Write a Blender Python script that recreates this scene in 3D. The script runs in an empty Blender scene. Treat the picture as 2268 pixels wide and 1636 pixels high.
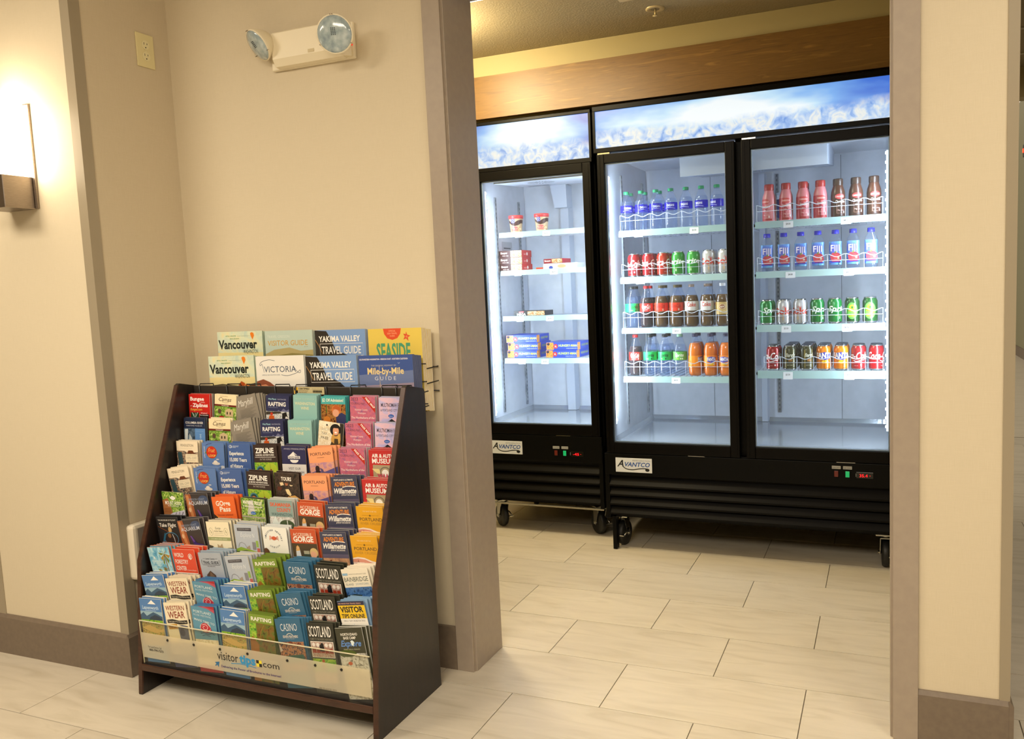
import bpy, bmesh, math, random
from mathutils import Matrix, Vector
random.seed(7)
S = bpy.context.scene
COL = S.collection
PI = math.pi
R = math.radians

# ---------------------------------------------------------------- camera
cam_d = bpy.data.cameras.new('camera'); cam = bpy.data.objects.new('camera', cam_d); COL.objects.link(cam)
cam_d.sensor_fit = 'HORIZONTAL'; cam_d.sensor_width = 36.0
cam_d.lens = 1764.85 / 2268 * 36.0
cam_d.shift_x = -(1261.73 - 1134) / 2268
cam_d.shift_y = (810.77 - 818) / 2268
cam_d.clip_start = 0.02; cam_d.clip_end = 60
right = Vector((0.929875, 0.36573947, -0.03958691)); fwd = Vector((-0.36787485, 0.92469557, -0.09801123))
right.normalize(); fwd = (fwd - right * fwd.dot(right)).normalized(); up = right.cross(fwd)
m = Matrix((right, up, -fwd)).transposed().to_4x4(); m.translation = Vector((1.76405, -2.27020, 1.33407))
cam.matrix_world = m
S.camera = cam
S.cycles.transparent_max_bounces = 64; S.cycles.max_bounces = 10

# ---------------------------------------------------------------- world, lamps, exposure
w = bpy.data.worlds.new('world'); S.world = w; w.use_nodes = True
w.node_tree.nodes['Background'].inputs[0].default_value = (1.0, 0.88, 0.72, 1)
w.node_tree.nodes['Background'].inputs[1].default_value = 0.95
S.view_settings.view_transform = 'Standard'; S.view_settings.look = 'None'
S.view_settings.exposure = 0.0; S.view_settings.gamma = 1.0; S.view_settings.use_curve_mapping = False
def area(name, loc, target, sx, sy, power, color, spread=180):
    l = bpy.data.lights.new(name, 'AREA'); l.shape = 'RECTANGLE'; l.size = sx; l.size_y = sy
    l.energy = power; l.color = color; l.spread = R(spread)
    o = bpy.data.objects.new(name, l); COL.objects.link(o); o.location = loc
    d = Vector(target) - Vector(loc)
    o.rotation_euler = d.to_track_quat('-Z', 'Y').to_euler()
    return o
WARM = (1.0, 0.885, 0.71)
area('lobby_light', (0.9, -2.6, 2.72), (0.9, -2.6, 0), 1.8, 1.2, 100, WARM)
area('lobby_light', (-1.3, -2.0, 2.72), (-1.3, -2.0, 0), 0.9, 0.9, 54, WARM)
area('lobby_light', (2.8, -1.2, 2.72), (2.8, -1.2, 0), 0.8, 0.8, 28, WARM)
area('pantry_light', (0.155, 0.66, 2.53), (0.155, 0.66, 0), 0.40, 0.26, 30, (1.0, 0.85, 0.56))
area('corridor_light', (2.9, 3.0, 2.6), (2.9, 3.0, 0), 0.4, 0.4, 8, (1.0, 0.85, 0.60))

# ---------------------------------------------------------------- materials
def srgb(h):
    if isinstance(h, (tuple, list)): return tuple(h)[:3]
    v = [int(h[i:i + 2], 16) / 255 for i in (0, 2, 4)]
    return tuple(c / 12.92 if c <= 0.04045 else ((c + 0.055) / 1.055) ** 2.4 for c in v)
MATS = {}
def mat(key, col=None, rough=0.5, metal=0.0, emit=0.0, spec=0.5, coat=0.0):
    if key in MATS: return MATS[key]
    M = bpy.data.materials.new(key); M.use_nodes = True; MATS[key] = M
    b = M.node_tree.nodes['Principled BSDF']; c = srgb(col if col is not None else key)
    b.inputs['Base Color'].default_value = (*c, 1); b.inputs['Roughness'].default_value = rough
    b.inputs['Metallic'].default_value = metal; b.inputs['Specular IOR Level'].default_value = spec
    if coat: b.inputs['Coat Weight'].default_value = coat; b.inputs['Coat Roughness'].default_value = 0.1
    if emit:
        b.inputs['Emission Color'].default_value = (*c, 1); b.inputs['Emission Strength'].default_value = emit
    return M
def nd(M, t, **k):
    n = M.node_tree.nodes.new(t)
    for a, v in k.items():
        if a in n.inputs: n.inputs[a].default_value = v
        else: setattr(n, a, v)
    return n
def lk(M, a, b): M.node_tree.links.new(a, b)
def ramp(M, cols, pos=None, interp='LINEAR'):
    r = nd(M, 'ShaderNodeValToRGB'); e = r.color_ramp; e.interpolation = interp; n = len(cols)
    pos = pos or [0.30 + 0.40 * i / max(1, n - 1) for i in range(n)]
    while len(e.elements) < n: e.elements.new(0.5)
    for i in range(n): e.elements[i].position = pos[i]; e.elements[i].color = (*srgb(cols[i]), 1)
    return r
def coords(M, kind='Object', scale=(1, 1, 1), rand=0.0):
    tc = nd(M, 'ShaderNodeTexCoord'); mp = nd(M, 'ShaderNodeMapping'); mp.inputs['Scale'].default_value = scale
    lk(M, tc.outputs[kind], mp.inputs['Vector'])
    if rand:
        oi = nd(M, 'ShaderNodeObjectInfo'); ml = nd(M, 'ShaderNodeMath', operation='MULTIPLY'); ml.inputs[1].default_value = rand
        lk(M, oi.outputs['Random'], ml.inputs[0])
        cb = nd(M, 'ShaderNodeCombineXYZ'); lk(M, ml.outputs[0], cb.inputs[0]); lk(M, ml.outputs[0], cb.inputs[1]); lk(M, cb.outputs[0], mp.inputs['Location'])
    return mp
def noise_mat(key, cols, scale=30, stretch=(1, 1, 1), rough=0.5, detail=4, pos=None, metal=0, bump=0.0, bscale=None, kind='Object', dist=0.0, coat=0, rand=0.0):
    """a procedural material: noise through a colour ramp, optional bump"""
    if key in MATS: return MATS[key]
    M = mat(key, cols[0], rough, metal, coat=coat); b = M.node_tree.nodes['Principled BSDF']
    mp = coords(M, kind, stretch, rand)
    n = nd(M, 'ShaderNodeTexNoise', Scale=scale, Detail=detail, Distortion=dist); lk(M, mp.outputs[0], n.inputs['Vector'])
    r = ramp(M, cols, pos); lk(M, n.outputs['Fac'], r.inputs[0]); lk(M, r.outputs[0], b.inputs['Base Color'])
    if bump:
        n2 = n
        if bscale: n2 = nd(M, 'ShaderNodeTexNoise', Scale=bscale, Detail=3.0); lk(M, mp.outputs[0], n2.inputs['Vector'])
        bp = nd(M, 'ShaderNodeBump', Strength=bump, Distance=0.002); lk(M, n2.outputs['Fac'], bp.inputs['Height']); lk(M, bp.outputs[0], b.inputs['Normal'])
    return M
def glass_mat(key, tint, body, amount=0.15, rough=0.05, ior=1.45):
    """thin clear sheet or plastic: mostly transparent, fresnel reflection, a little body colour"""
    if key in MATS: return MATS[key]
    M = bpy.data.materials.new(key); M.use_nodes = True; MATS[key] = M; nt = M.node_tree; nt.nodes.clear()
    out = nd(M, 'ShaderNodeOutputMaterial'); tr = nd(M, 'ShaderNodeBsdfTransparent'); tr.inputs[0].default_value = (*srgb(tint), 1)
    df = nd(M, 'ShaderNodeBsdfDiffuse'); df.inputs[0].default_value = (*srgb(body), 1)
    tl = nd(M, 'ShaderNodeBsdfTranslucent'); tl.inputs[0].default_value = (*srgb(body), 1)
    a0 = nd(M, 'ShaderNodeMixShader'); a0.inputs[0].default_value = 0.5; lk(M, df.outputs[0], a0.inputs[1]); lk(M, tl.outputs[0], a0.inputs[2])
    a1 = nd(M, 'ShaderNodeMixShader'); a1.inputs[0].default_value = amount; lk(M, tr.outputs[0], a1.inputs[1]); lk(M, a0.outputs[0], a1.inputs[2])
    gl = nd(M, 'ShaderNodeBsdfGlossy'); gl.inputs['Roughness'].default_value = rough
    fr = nd(M, 'ShaderNodeFresnel'); fr.inputs['IOR'].default_value = ior
    ge = nd(M, 'ShaderNodeNewGeometry'); fs_ = nd(M, 'ShaderNodeMath', operation='SUBTRACT'); fs_.inputs[0].default_value = 1.0; lk(M, ge.outputs['Backfacing'], fs_.inputs[1])
    fm = nd(M, 'ShaderNodeMath', operation='MULTIPLY'); lk(M, fr.outputs[0], fm.inputs[0]); lk(M, fs_.outputs[0], fm.inputs[1])
    a2 = nd(M, 'ShaderNodeMixShader'); lk(M, fm.outputs[0], a2.inputs[0]); lk(M, a1.outputs[0], a2.inputs[1]); lk(M, gl.outputs[0], a2.inputs[2])
    lk(M, a2.outputs[0], out.inputs[0]); return M

# ---------------------------------------------------------------- mesh builder
class MB:
    def __init__(s): s.v = []; s.f = []; s.mi = []; s.sm = []; s.mats = []
    def m(s, M):
        if M not in s.mats: s.mats.append(M)
        return s.mats.index(M)
    def add(s, vs, fs, M, smooth=False):
        o = len(s.v); i = s.m(M); s.v += [tuple(v) for v in vs]
        for f in fs: s.f.append(tuple(o + k for k in f)); s.mi.append(i); s.sm.append(smooth)
        return s
    def box(s, a, b, M, bev=0.0):
        (x0, y0, z0), (x1, y1, z1) = a, b
        if bev <= 0:
            vs = [(x0, y0, z0), (x1, y0, z0), (x1, y1, z0), (x0, y1, z0), (x0, y0, z1), (x1, y0, z1), (x1, y1, z1), (x0, y1, z1)]
            return s.add(vs, [(0, 3, 2, 1), (4, 5, 6, 7), (0, 1, 5, 4), (1, 2, 6, 5), (2, 3, 7, 6), (3, 0, 4, 7)], M)
        bm = bmesh.new(); bmesh.ops.create_cube(bm, size=1)
        for v in bm.verts: v.co = Vector(((x0 + x1) / 2 + v.co.x * (x1 - x0), (y0 + y1) / 2 + v.co.y * (y1 - y0), (z0 + z1) / 2 + v.co.z * (z1 - z0)))
        bmesh.ops.bevel(bm, geom=list(bm.edges), offset=bev, segments=2, affect='EDGES', profile=0.5)
        return s.bm(bm, M)
    def bm(s, bm, M, smooth=False):
        bm.verts.ensure_lookup_table(); bm.verts.index_update()
        s.add([v.co[:] for v in bm.verts], [[v.index for v in f.verts] for f in bm.faces], M, smooth); bm.free(); return s
    def prism(s, pts, x0, x1, M, axis='x'):
        """polygon pts (a,b) extruded along an axis"""
        n = len(pts)
        f = {'x': lambda t, a, b: (t, a, b), 'y': lambda t, a, b: (a, t, b), 'z': lambda t, a, b: (a, b, t)}[axis]
        vs = [f(x0, a, b) for a, b in pts] + [f(x1, a, b) for a, b in pts]
        fs = [tuple(range(n))[::-1], tuple(range(n, 2 * n))] + [(i, (i + 1) % n, n + (i + 1) % n, n + i) for i in range(n)]
        return s.add(vs, fs, M)
    def lathe(s, prof, M, seg=20, c=(0, 0, 0), smooth=True, sq=0.0, cap=True, axis='z'):
        vs = []; fs = []
        for r, z in prof:
            for k in range(seg):
                a = 2 * PI * (k + 0.5) / seg; ca, sa = math.cos(a), math.sin(a); rr = r
                if sq: rr = r * ((1 - sq) + sq / max(abs(ca), abs(sa)))
                p = (rr * ca, rr * sa, z)
                if axis == 'x': p = (z, rr * ca, rr * sa)
                if axis == 'y': p = (rr * ca, z, rr * sa)
                vs.append((c[0] + p[0], c[1] + p[1], c[2] + p[2]))
        for j in range(len(prof) - 1):
            for k in range(seg):
                k2 = (k + 1) % seg; fs.append((j * seg + k, j * seg + k2, (j + 1) * seg + k2, (j + 1) * seg + k))
        s.add(vs, fs, M, smooth)
        if cap:
            o = len(s.v) - len(vs); i = s.m(M)
            if prof[0][0] > 1e-5: s.f.append(tuple(o + k for k in range(seg))[::-1]); s.mi.append(i); s.sm.append(False)
            if prof[-1][0] > 1e-5: s.f.append(tuple(o + (len(prof) - 1) * seg + k for k in range(seg))); s.mi.append(i); s.sm.append(False)
        return s
    def tube(s, pts, r, M, seg=6, closed=False):
        pts = [Vector(p) for p in pts]; n = len(pts); vs = []; fs = []
        for i, p in enumerate(pts):
            a = pts[(i - 1) % n] if (i > 0 or closed) else p; b = pts[(i + 1) % n] if (i < n - 1 or closed) else p
            t = (b - a).normalized(); u = t.cross(Vector((0, 0, 1)))
            if u.length < 0.05: u = t.cross(Vector((0, 1, 0)))
            u.normalize(); v = t.cross(u)
            for k in range(seg):
                q = 2 * PI * k / seg; vs.append(p + u * (r * math.cos(q)) + v * (r * math.sin(q)))
        for i in range(n if closed else n - 1):
            j = (i + 1) % n
            for k in range(seg): k2 = (k + 1) % seg; fs.append((i * seg + k, i * seg + k2, j * seg + k2, j * seg + k))
        if not closed: fs += [tuple(range(seg))[::-1], tuple((n - 1) * seg + k for k in range(seg))]
        return s.add(vs, fs, M, True)
    def mesh(s, name):
        me = bpy.data.meshes.new(name); me.from_pydata(s.v, [], s.f)
        for M in s.mats: me.materials.append(M)
        me.polygons.foreach_set('material_index', s.mi); me.polygons.foreach_set('use_smooth', s.sm); me.update(); return me
    def obj(s, name, parent=None, loc=None, **props): return put(name, s.mesh(name), parent, loc, **props)
def put(name, me, parent=None, loc=None, rot=None, **props):
    o = bpy.data.objects.new(name, me); COL.objects.link(o)
    if parent: o.parent = parent
    if loc: o.location = loc
    if rot: o.rotation_euler = rot
    for k, v in props.items(): o[k] = v
    return o
def thing(name, label, cat, loc=(0, 0, 0), group=None, rz=0.0):
    o = bpy.data.objects.new(name, None); COL.objects.link(o); o.empty_display_size = 0.05
    o.location = loc; o.rotation_euler = (0, 0, rz); o['label'] = label; o['category'] = cat
    if group: o['group'] = group
    return o
def struct(name, mb, **k): return mb.obj(name, kind='structure', **k)
def dup(root, loc=None, label=None, group=None, rz=None, mw=None):
    r = root.copy(); COL.objects.link(r)
    if loc is not None: r.location = loc
    if rz is not None: r.rotation_euler = (0, 0, rz)
    if mw is not None: r.matrix_world = mw
    if label: r['label'] = label
    if group: r['group'] = group
    for ch in list(root.children):
        c = ch.copy(); COL.objects.link(c); c.parent = r
        for g in list(ch.children):
            d = g.copy(); COL.objects.link(d); d.parent = c
    return r

# ---------------------------------------------------------------- flat print (lettering and graphics)
TXT = {}
def text_geo(s, bold=0.0, shear=0.0):
    k = (s, bold, shear)
    if k in TXT: return TXT[k]
    c = bpy.data.curves.new('t', 'FONT'); c.body = s; c.size = 1; c.resolution_u = 2; c.offset = bold * 0.03; c.shear = shear; c.fill_mode = 'FRONT'
    o = bpy.data.objects.new('t', c); me = bpy.data.meshes.new_from_object(o)
    vs = [(v.co.x, v.co.y) for v in me.vertices]; fs = [tuple(p.vertices) for p in me.polygons]
    bpy.data.objects.remove(o); bpy.data.meshes.remove(me); bpy.data.curves.remove(c)
    if not vs: vs = [(0, 0), (1, 0), (1, 1)]; fs = []
    x0 = min(v[0] for v in vs); x1 = max(v[0] for v in vs)
    TXT[k] = (vs, fs, x0, x1); return TXT[k]
PH = {  # palettes of little printed photographs
    'forest': (['1f3314', '4d7a26', '9ab84a', 'd9d9a0'], 60), 'town': (['3b4a22', 'a3813f', 'd9b766', '7a9a4a', '8c3a28'], 90),
    'water': (['3c4248', '9aa2a8', 'e8e6e0', '5f6a70'], 70), 'brown': (['2a160c', '6b3a1c', 'b5793a', '3d5a28'], 60),
    'crowd': (['2a1d14', '9a3b22', 'd8c8b4', '4a4f6a', 'b5562e'], 220), 'casino': (['1a1014', '6a2a22', 'c88a5a', '2a3550', '1c120e'], 80),
    'pink': (['8a5a88', 'b8627e', 'c96a7c', 'a86a90'], 35), 'dark': (['0c0a0a', '2a211c', '4a3a30', '1a1614'], 50),
    'cloth': (['22262c', '3e5a60', '7a4a2a', 'c8b8a0', '2a1a10'], 110), 'sea': (['12305a', '2a5590', '4a78b0', '1a2a3a'], 40),
    'grass': (['2f6a1e', '5fa02c', 'a8c840', '4a5a1c'], 50), 'kelp': (['4a3008', '7a5a1e', '5a6a20', '3a2408'], 28),
    'sky': (['4a94bc', '78b8d4', 'b8dce4', '5aa0c4'], 22), 'paper': (['e8dcc0', 'f2ead4', 'd8c8a4', 'f4eee0'], 40),
    'sunset': (['c88a8a', 'dca48c', 'b888a0', 'a07aa0'], 26), 'tan': (['8a6a60', 'b88a6a', 'd0a078', '706078'], 18),
    'waters2': (['4a4434', 'b8b4ac', 'e4e2e0', '6a6450'], 36), 'lav': (['a8a6d4', 'c0b4dc', 'e0b8c8', 'b4b4dc'], 14),
    'hill': (['1c2a3a', '34465a', '5a7088', '2a3a48'], 40), 'balloon': (['b8ccc0', 'd4dcc0', 'e8d8a0'], 12), 'icecream': (['3a1c18', 'd8b890', '8a5040', 'e8d0b0'], 60),
    'food': (['7a2a14', 'c86a24', 'e8a850', '5a3a1c'], 60), 'cookies': (['d8a868', '8a4a24', 'f0d8a8', '3a1c10'], 60)}
def cmat(c):
    if c in PH: return noise_mat('photo_' + c, PH[c][0], PH[c][1] * 1.9, rough=0.35, detail=10, dist=0.8)
    if c.startswith('!'): return mat('glow_' + c[1:], c[1:], 0.4, emit=3.0)
    return mat('ink_' + c, c, 0.42)
def flat_print(ops, w, h, nocl=False):
    """list of (verts2d, faces, material, layer); x right, y down from the top-left corner, millimetres"""
    out = []; layer = 0
    for op in ops:
        layer += 1; k = op[0]
        if k == 'r': _, x0, y0, x1, y1, c = op; vs = [(x0, y0), (x1, y0), (x1, y1), (x0, y1)]; fs = [(3, 2, 1, 0)]
        elif k == 'p': _, vs, c = op; fs = [tuple(range(len(vs)))]
        elif k == 'e':
            _, cx, cy, rx, ry, c = op; vs = [(cx + rx * math.cos(2 * PI * i / 20), cy + ry * math.sin(2 * PI * i / 20)) for i in range(20)]; fs = [tuple(range(20))]
        elif k == 'o':   # outlined ellipse
            _, cx, cy, rx, ry, t, c = op; vs = []; fs = []
            for i in range(24):
                a = 2 * PI * i / 24; vs += [(cx + rx * math.cos(a), cy + ry * math.sin(a)), (cx + (rx - t) * math.cos(a), cy + (ry - t) * math.sin(a))]
            for i in range(24): j = (i + 1) % 24; fs.append((2 * i, 2 * j, 2 * j + 1, 2 * i + 1))
        elif k in 'sc':
            _, pts, t, c = op; vs = []; fs = []
            if k == 'c':
                P = [pts[0]] + list(pts) + [pts[-1]]; q = []
                for i in range(1, len(P) - 2):
                    for u in (0, .2, .4, .6, .8): q.append(tuple(0.5 * (2 * P[i][a] + (P[i + 1][a] - P[i - 1][a]) * u + (2 * P[i - 1][a] - 5 * P[i][a] + 4 * P[i + 1][a] - P[i + 2][a]) * u * u + (3 * P[i][a] - P[i - 1][a] - 3 * P[i + 1][a] + P[i + 2][a]) * u ** 3) for a in (0, 1)))
                pts = q + [pts[-1]]
            for i, p in enumerate(pts):
                a = pts[max(0, i - 1)]; b = pts[min(len(pts) - 1, i + 1)]; dx, dy = b[0] - a[0], b[1] - a[1]; L = math.hypot(dx, dy) or 1
                vs += [(p[0] - dy / L * t / 2, p[1] + dx / L * t / 2), (p[0] + dy / L * t / 2, p[1] - dx / L * t / 2)]
            fs = [(2 * i, 2 * i + 1, 2 * i + 3, 2 * i + 2) for i in range(len(pts) - 1)]
        elif k == 't':   # text: x,y = left end of the baseline, fitted to width tw and cap height th
            _, s, x, y, tw, th, c = op[:7]; o = op[7] if len(op) > 7 else {}
            g, fs, gx0, gx1 = text_geo(s, o.get('b', 0), o.get('sh', 0)); sx = tw / (gx1 - gx0); sz = th / 0.73
            rot = R(o.get('rot', 0)); cr, sr = math.cos(rot), math.sin(rot); vs = []
            for vx, vy in g:
                X = (vx - gx0) * sx; Y = -vy * sz + o.get('slope', 0) * X; vs.append((x + X * cr - Y * sr, y + X * sr + Y * cr))
        # clip to the card
        if w and not nocl: vs = [(min(max(a, 0), w), min(max(b, 0), h)) for a, b in vs]
        elif w: vs = [(a, min(max(b, 0), h)) for a, b in vs]
        out.append((vs, fs, cmat(c), layer))
    return out
def squash(ops, k, H):
    """scale a cover's drawing in height, keeping full-height fields full"""
    y = lambda v: H if v >= H else v * k; out = []
    for o in ops:
        if o[0] == 'r': o = ('r', o[1], y(o[2]), o[3], y(o[4]), o[5])
        elif o[0] in 'sc': o = (o[0], [(a, y(b)) for a, b in o[1]], o[2], o[3])
        elif o[0] == 'p': o = ('p', [(a, y(b)) for a, b in o[1]], o[2])
        elif o[0] in 'eo': o = (o[0], o[1], o[2] * k, o[3], o[4] * k) + tuple(o[5:])
        elif o[0] == 't': o = o[:3] + (o[3] * k, o[4], o[5] * k) + tuple(o[6:])
        out.append(o)
    return out
def print_mesh(name, ops, w, h, bow=0.0, eps=0.00004, wrap=None, lift=0.0003, map3=None):
    mb = MB()
    if wrap: eps = 0.00012
    for vs, fs, M, layer in flat_print(ops, w, h, bool(wrap)):
        d = lift + eps * layer
        if wrap or bow or map3:
            bm = bmesh.new(); bv = [bm.verts.new((a, b, 0)) for a, b in vs]
            for f in fs:
                if len(set(f)) < 3: continue
                try: bm.faces.new([bv[i] for i in f])
                except ValueError: pass
            x0 = min(a for a, b in vs); x1 = max(a for a, b in vs); y0 = min(b for a, b in vs); y1 = max(b for a, b in vs)
            if wrap:
                c = math.ceil(x0 / 5) * 5
                while c < x1: bmesh.ops.bisect_plane(bm, geom=bm.verts[:] + bm.edges[:] + bm.faces[:], plane_co=(c, 0, 0), plane_no=(1, 0, 0)); c += 5
            if wrap and len(wrap) > 1 or bow:
                st = 30 if bow else 6
                c = math.ceil(y0 / st) * st
                while c < y1: bmesh.ops.bisect_plane(bm, geom=bm.verts[:] + bm.edges[:] + bm.faces[:], plane_co=(0, c, 0), plane_no=(0, 1, 0)); c += st
            for v in bm.verts:
                x, y = v.co.x, v.co.y
                if wrap:
                    rr = wrap[0] if len(wrap) == 1 else wrap[0] + (wrap[1] - wrap[0]) * y / h
                    a = (x - w / 2) / 1000 / ((wrap[0] + wrap[-1]) / 2); rr += d
                    v.co = Vector((rr * math.sin(a), -rr * math.cos(a), (h - y) / 1000))
                else: v.co = Vector(((x - w / 2) / 1000, -d - bow * math.sin(PI * (1 - y / h)), (h - y) / 1000))
            mb.bm(bm, M)
        else: mb.add([((x - w / 2) / 1000, -d, (h - y) / 1000) for x, y in vs], fs, M)
    return mb.mesh(name)
# ================================================================ the setting
def wallpaper(key, c1, c2):
    M = mat(key, c1, 0.7); b = M.node_tree.nodes['Principled BSDF']
    mp = coords(M, 'Object', (9, 9, 700)); n = nd(M, 'ShaderNodeTexNoise', Scale=3.0, Detail=3.0); lk(M, mp.outputs[0], n.inputs['Vector'])
    mp2 = coords(M, 'Object', (600, 600, 12)); n2 = nd(M, 'ShaderNodeTexNoise', Scale=2.0, Detail=2.0); lk(M, mp2.outputs[0], n2.inputs['Vector'])
    ad = nd(M, 'ShaderNodeMath', operation='ADD'); lk(M, n.outputs['Fac'], ad.inputs[0]); lk(M, n2.outputs['Fac'], ad.inputs[1])
    ml = nd(M, 'ShaderNodeMath', operation='MULTIPLY'); ml.inputs[1].default_value = 0.5; lk(M, ad.outputs[0], ml.inputs[0])
    r = ramp(M, [c1, c2]); lk(M, ml.outputs[0], r.inputs[0]); lk(M, r.outputs[0], b.inputs['Base Color'])
    bp = nd(M, 'ShaderNodeBump', Strength=0.25, Distance=0.001); lk(M, ml.outputs[0], bp.inputs['Height']); lk(M, bp.outputs[0], b.inputs['Normal'])
    return M
PAPER = wallpaper('linen_wallpaper', 'cec1a5', 'd7cab1')
PAPER2 = wallpaper('darker_linen_wallpaper', 'c4b598', 'cec0a6')  # same linen paper, toned slightly darker for the return wall
TAUPE = noise_mat('taupe_paint', ['9c8e80', 'a29484'], 40, rough=0.42)
GUARD = mat('corner_guard_vinyl', '9a8e78', 0.38)
BASEB = noise_mat('baseboard_vinyl', ['706254', '786a5a'], 60, rough=0.5)
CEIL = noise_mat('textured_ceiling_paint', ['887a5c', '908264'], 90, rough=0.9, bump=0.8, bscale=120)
CREAM = mat('cream_paint', '9a8c62', 0.6)
WOOD = noise_mat('amber_wood_veneer', ['5c4016', '6e4e1e', '664819', '805e28'], 5, (0.9, 6, 14), 0.45, 6, dist=0.8)
GROUT = mat('grout', '6e6658', 0.9)

# floor tiles: running bond, 0.61 x 0.305 m, each one its own piece
TILE_W, TILE_D, J = 0.61, 0.305, 0.0028
def tile_material():
    M = mat('cream_porcelain', 'd8c8ac', 0.34); b = M.node_tree.nodes['Principled BSDF']
    mp = coords(M, 'Object', (1.0, 5.5, 1), rand=37.0)
    n = nd(M, 'ShaderNodeTexNoise', Scale=3.2, Detail=7.0, Distortion=0.9); lk(M, mp.outputs[0], n.inputs['Vector'])
    r = ramp(M, ['bbb09c', 'c6bcaa', 'ccc2b0', 'beb4a0'], [0.28, 0.45, 0.60, 0.74]); lk(M, n.outputs['Fac'], r.inputs[0])
    oi = nd(M, 'ShaderNodeObjectInfo'); mr = nd(M, 'ShaderNodeMapRange'); mr.inputs[3].default_value = 0.93; mr.inputs[4].default_value = 1.04
    lk(M, oi.outputs['Random'], mr.inputs[0])
    hv = nd(M, 'ShaderNodeHueSaturation'); lk(M, mr.outputs[0], hv.inputs['Value']); lk(M, r.outputs[0], hv.inputs['Color']); lk(M, hv.outputs[0], b.inputs['Base Color'])
    return M
TILE = tile_material()
floor = struct('floor', MB().box((-6, -7, -0.05), (6.5, 15, -0.003), GROUT).box((-6, -7, -0.003), (6.5, -1.53, -0.0005), TILE).box((-6, 4.9, -0.003), (6.5, 15, -0.0005), TILE))
tb = MB().box((-TILE_W / 2 + J / 2, -TILE_D / 2 + J / 2, -0.006), (TILE_W / 2 - J / 2, TILE_D / 2 - J / 2, 0.0), TILE, 0.0008).mesh('floor_tile')
for row in range(-5, 16):
    odd = row % 2 == 0
    for i in range(-4, 9):
        cx = (2 * i + (1 if odd else 0)) * 0.305 + 0.305; cy = row * 0.305 + 0.1525
        if cy > 2.5 and cx < 2.0: continue
        if cy < -0.35 and cx > 3.0: continue
        put('tile', tb, floor, (cx, cy, 0.0))

# left wall block with the sconce
struct('wall_left', MB().box((-1.43, -0.300, 0), (-0.772, 0.6, 2.76), PAPER))
struct('wall_left_end', MB().box((-6, -0.300, 0), (-1.4305, 0.6, 2.76), PAPER))
struct('wall_return', MB().box((-0.7718, -0.262, 0), (-0.766, 0.6, 2.76), PAPER2))
struct('trim_1', MB().prism([(-0.803, -0.3035), (-0.762, -0.3035), (-0.762, -0.262), (-0.7718, -0.262), (-0.7718, -0.3001), (-0.803, -0.3001)], 0.150, 2.76, GUARD, 'z'))
struct('trim_2', MB().box((-1.460, -0.3035, 0.150), (-1.4215, -0.3001, 2.76), GUARD))
struct('baseboard_left', MB().prism([(-0.3001, 0), (-0.3120, 0), (-0.3120, 0.146), (-0.3035, 0.158), (-0.3001, 0.158)], -6, -0.7662, BASEB)
       .prism([(-0.7660, 0), (-0.7555, 0), (-0.7555, 0.146), (-0.7618, 0.158), (-0.7660, 0.158)], -0.3120, 0.094, BASEB, 'y'))
# alcove wall behind the rack
struct('wall_alcove', MB().box((-0.766, 0.100, 0), (0.352, 0.30, 2.76), PAPER))
struct('baseboard_alcove', MB().box((-0.754, 0.088, 0), (0.3515, 0.0998, 0.157), BASEB))
# cased opening
struct('trim_3', MB().box((0.352, 0.088, 0), (0.4185, 0.1005, 2.36), TAUPE, 0.0015).box((0.4135, 0.0985, 0), (0.4215, 0.106, 2.36), TAUPE)
       .box((0.352, 0.1006, 0), (0.4255, 0.298, 2.36), TAUPE, 0.0015))
struct('trim_4', MB().box((1.785, 0.088, 0), (1.8515, 0.1005, 2.36), TAUPE, 0.0015).box((1.782, 0.0985, 0), (1.79, 0.106, 2.36), TAUPE)
       .box((1.7775, 0.1006, 0), (1.8515, 0.298, 2.36), TAUPE, 0.0015))
struct('trim_5', MB().box((0.352, 0.086, 2.3605), (1.8515, 0.100, 2.43), TAUPE).box((0.4257, 0.1006, 2.335), (1.7773, 0.298, 2.3603), TAUPE))
struct('wall_header', MB().box((0.3522, 0.1008, 2.3607), (1.8513, 0.2978, 2.76), PAPER))
struct('wall_right', MB().box((1.852, 0.100, 0), (2.0795, 0.298, 2.76), PAPER))
struct('trim_6', MB().prism([(2.0565, 0.0962), (2.083, 0.0962), (2.083, 0.14), (2.0796, 0.14), (2.0796, 0.0999), (2.0565, 0.0999)], 0.150, 2.76, GUARD, 'z'))
struct('baseboard_right', MB().prism([(0.0999, 0), (0.088, 0), (0.088, 0.145), (0.096, 0.157), (0.0999, 0.157)], 1.852, 2.0794, BASEB)
       .prism([(2.0796, 0), (2.0915, 0), (2.0915, 0.145), (2.0835, 0.157), (2.0796, 0.157)], 0.0880, 2.9, BASEB, 'y'))
struct('wall_pantry_right', MB().box((1.9, 0.2985, 0), (2.0795, 2.9, 2.76), CREAM))
struct('wall_pantry_left', MB().box((-0.95, 0.61, 0), (-0.85, 2.9, 2.76), CREAM))
struct('wall_pantry_front', MB().box((-0.85, 0.3005, 0), (0.352, 0.32, 2.76), CREAM))
struct('wall_pantry_back', MB().box((-0.85, 2.40, 0), (1.9, 2.5, 2.76), CREAM))
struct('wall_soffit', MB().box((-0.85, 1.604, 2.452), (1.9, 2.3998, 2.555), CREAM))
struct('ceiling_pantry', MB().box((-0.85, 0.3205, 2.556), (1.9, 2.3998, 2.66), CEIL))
struct('trim_7', MB().box((-0.8498, 1.585, 2.236), (1.8998, 1.62, 2.4515), WOOD))
struct('ceiling', MB().box((-6, -7, 2.7605), (6.5, 0.2978, 2.86), mat('ceiling_paint', 'd8cfbd', 0.9)))
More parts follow.
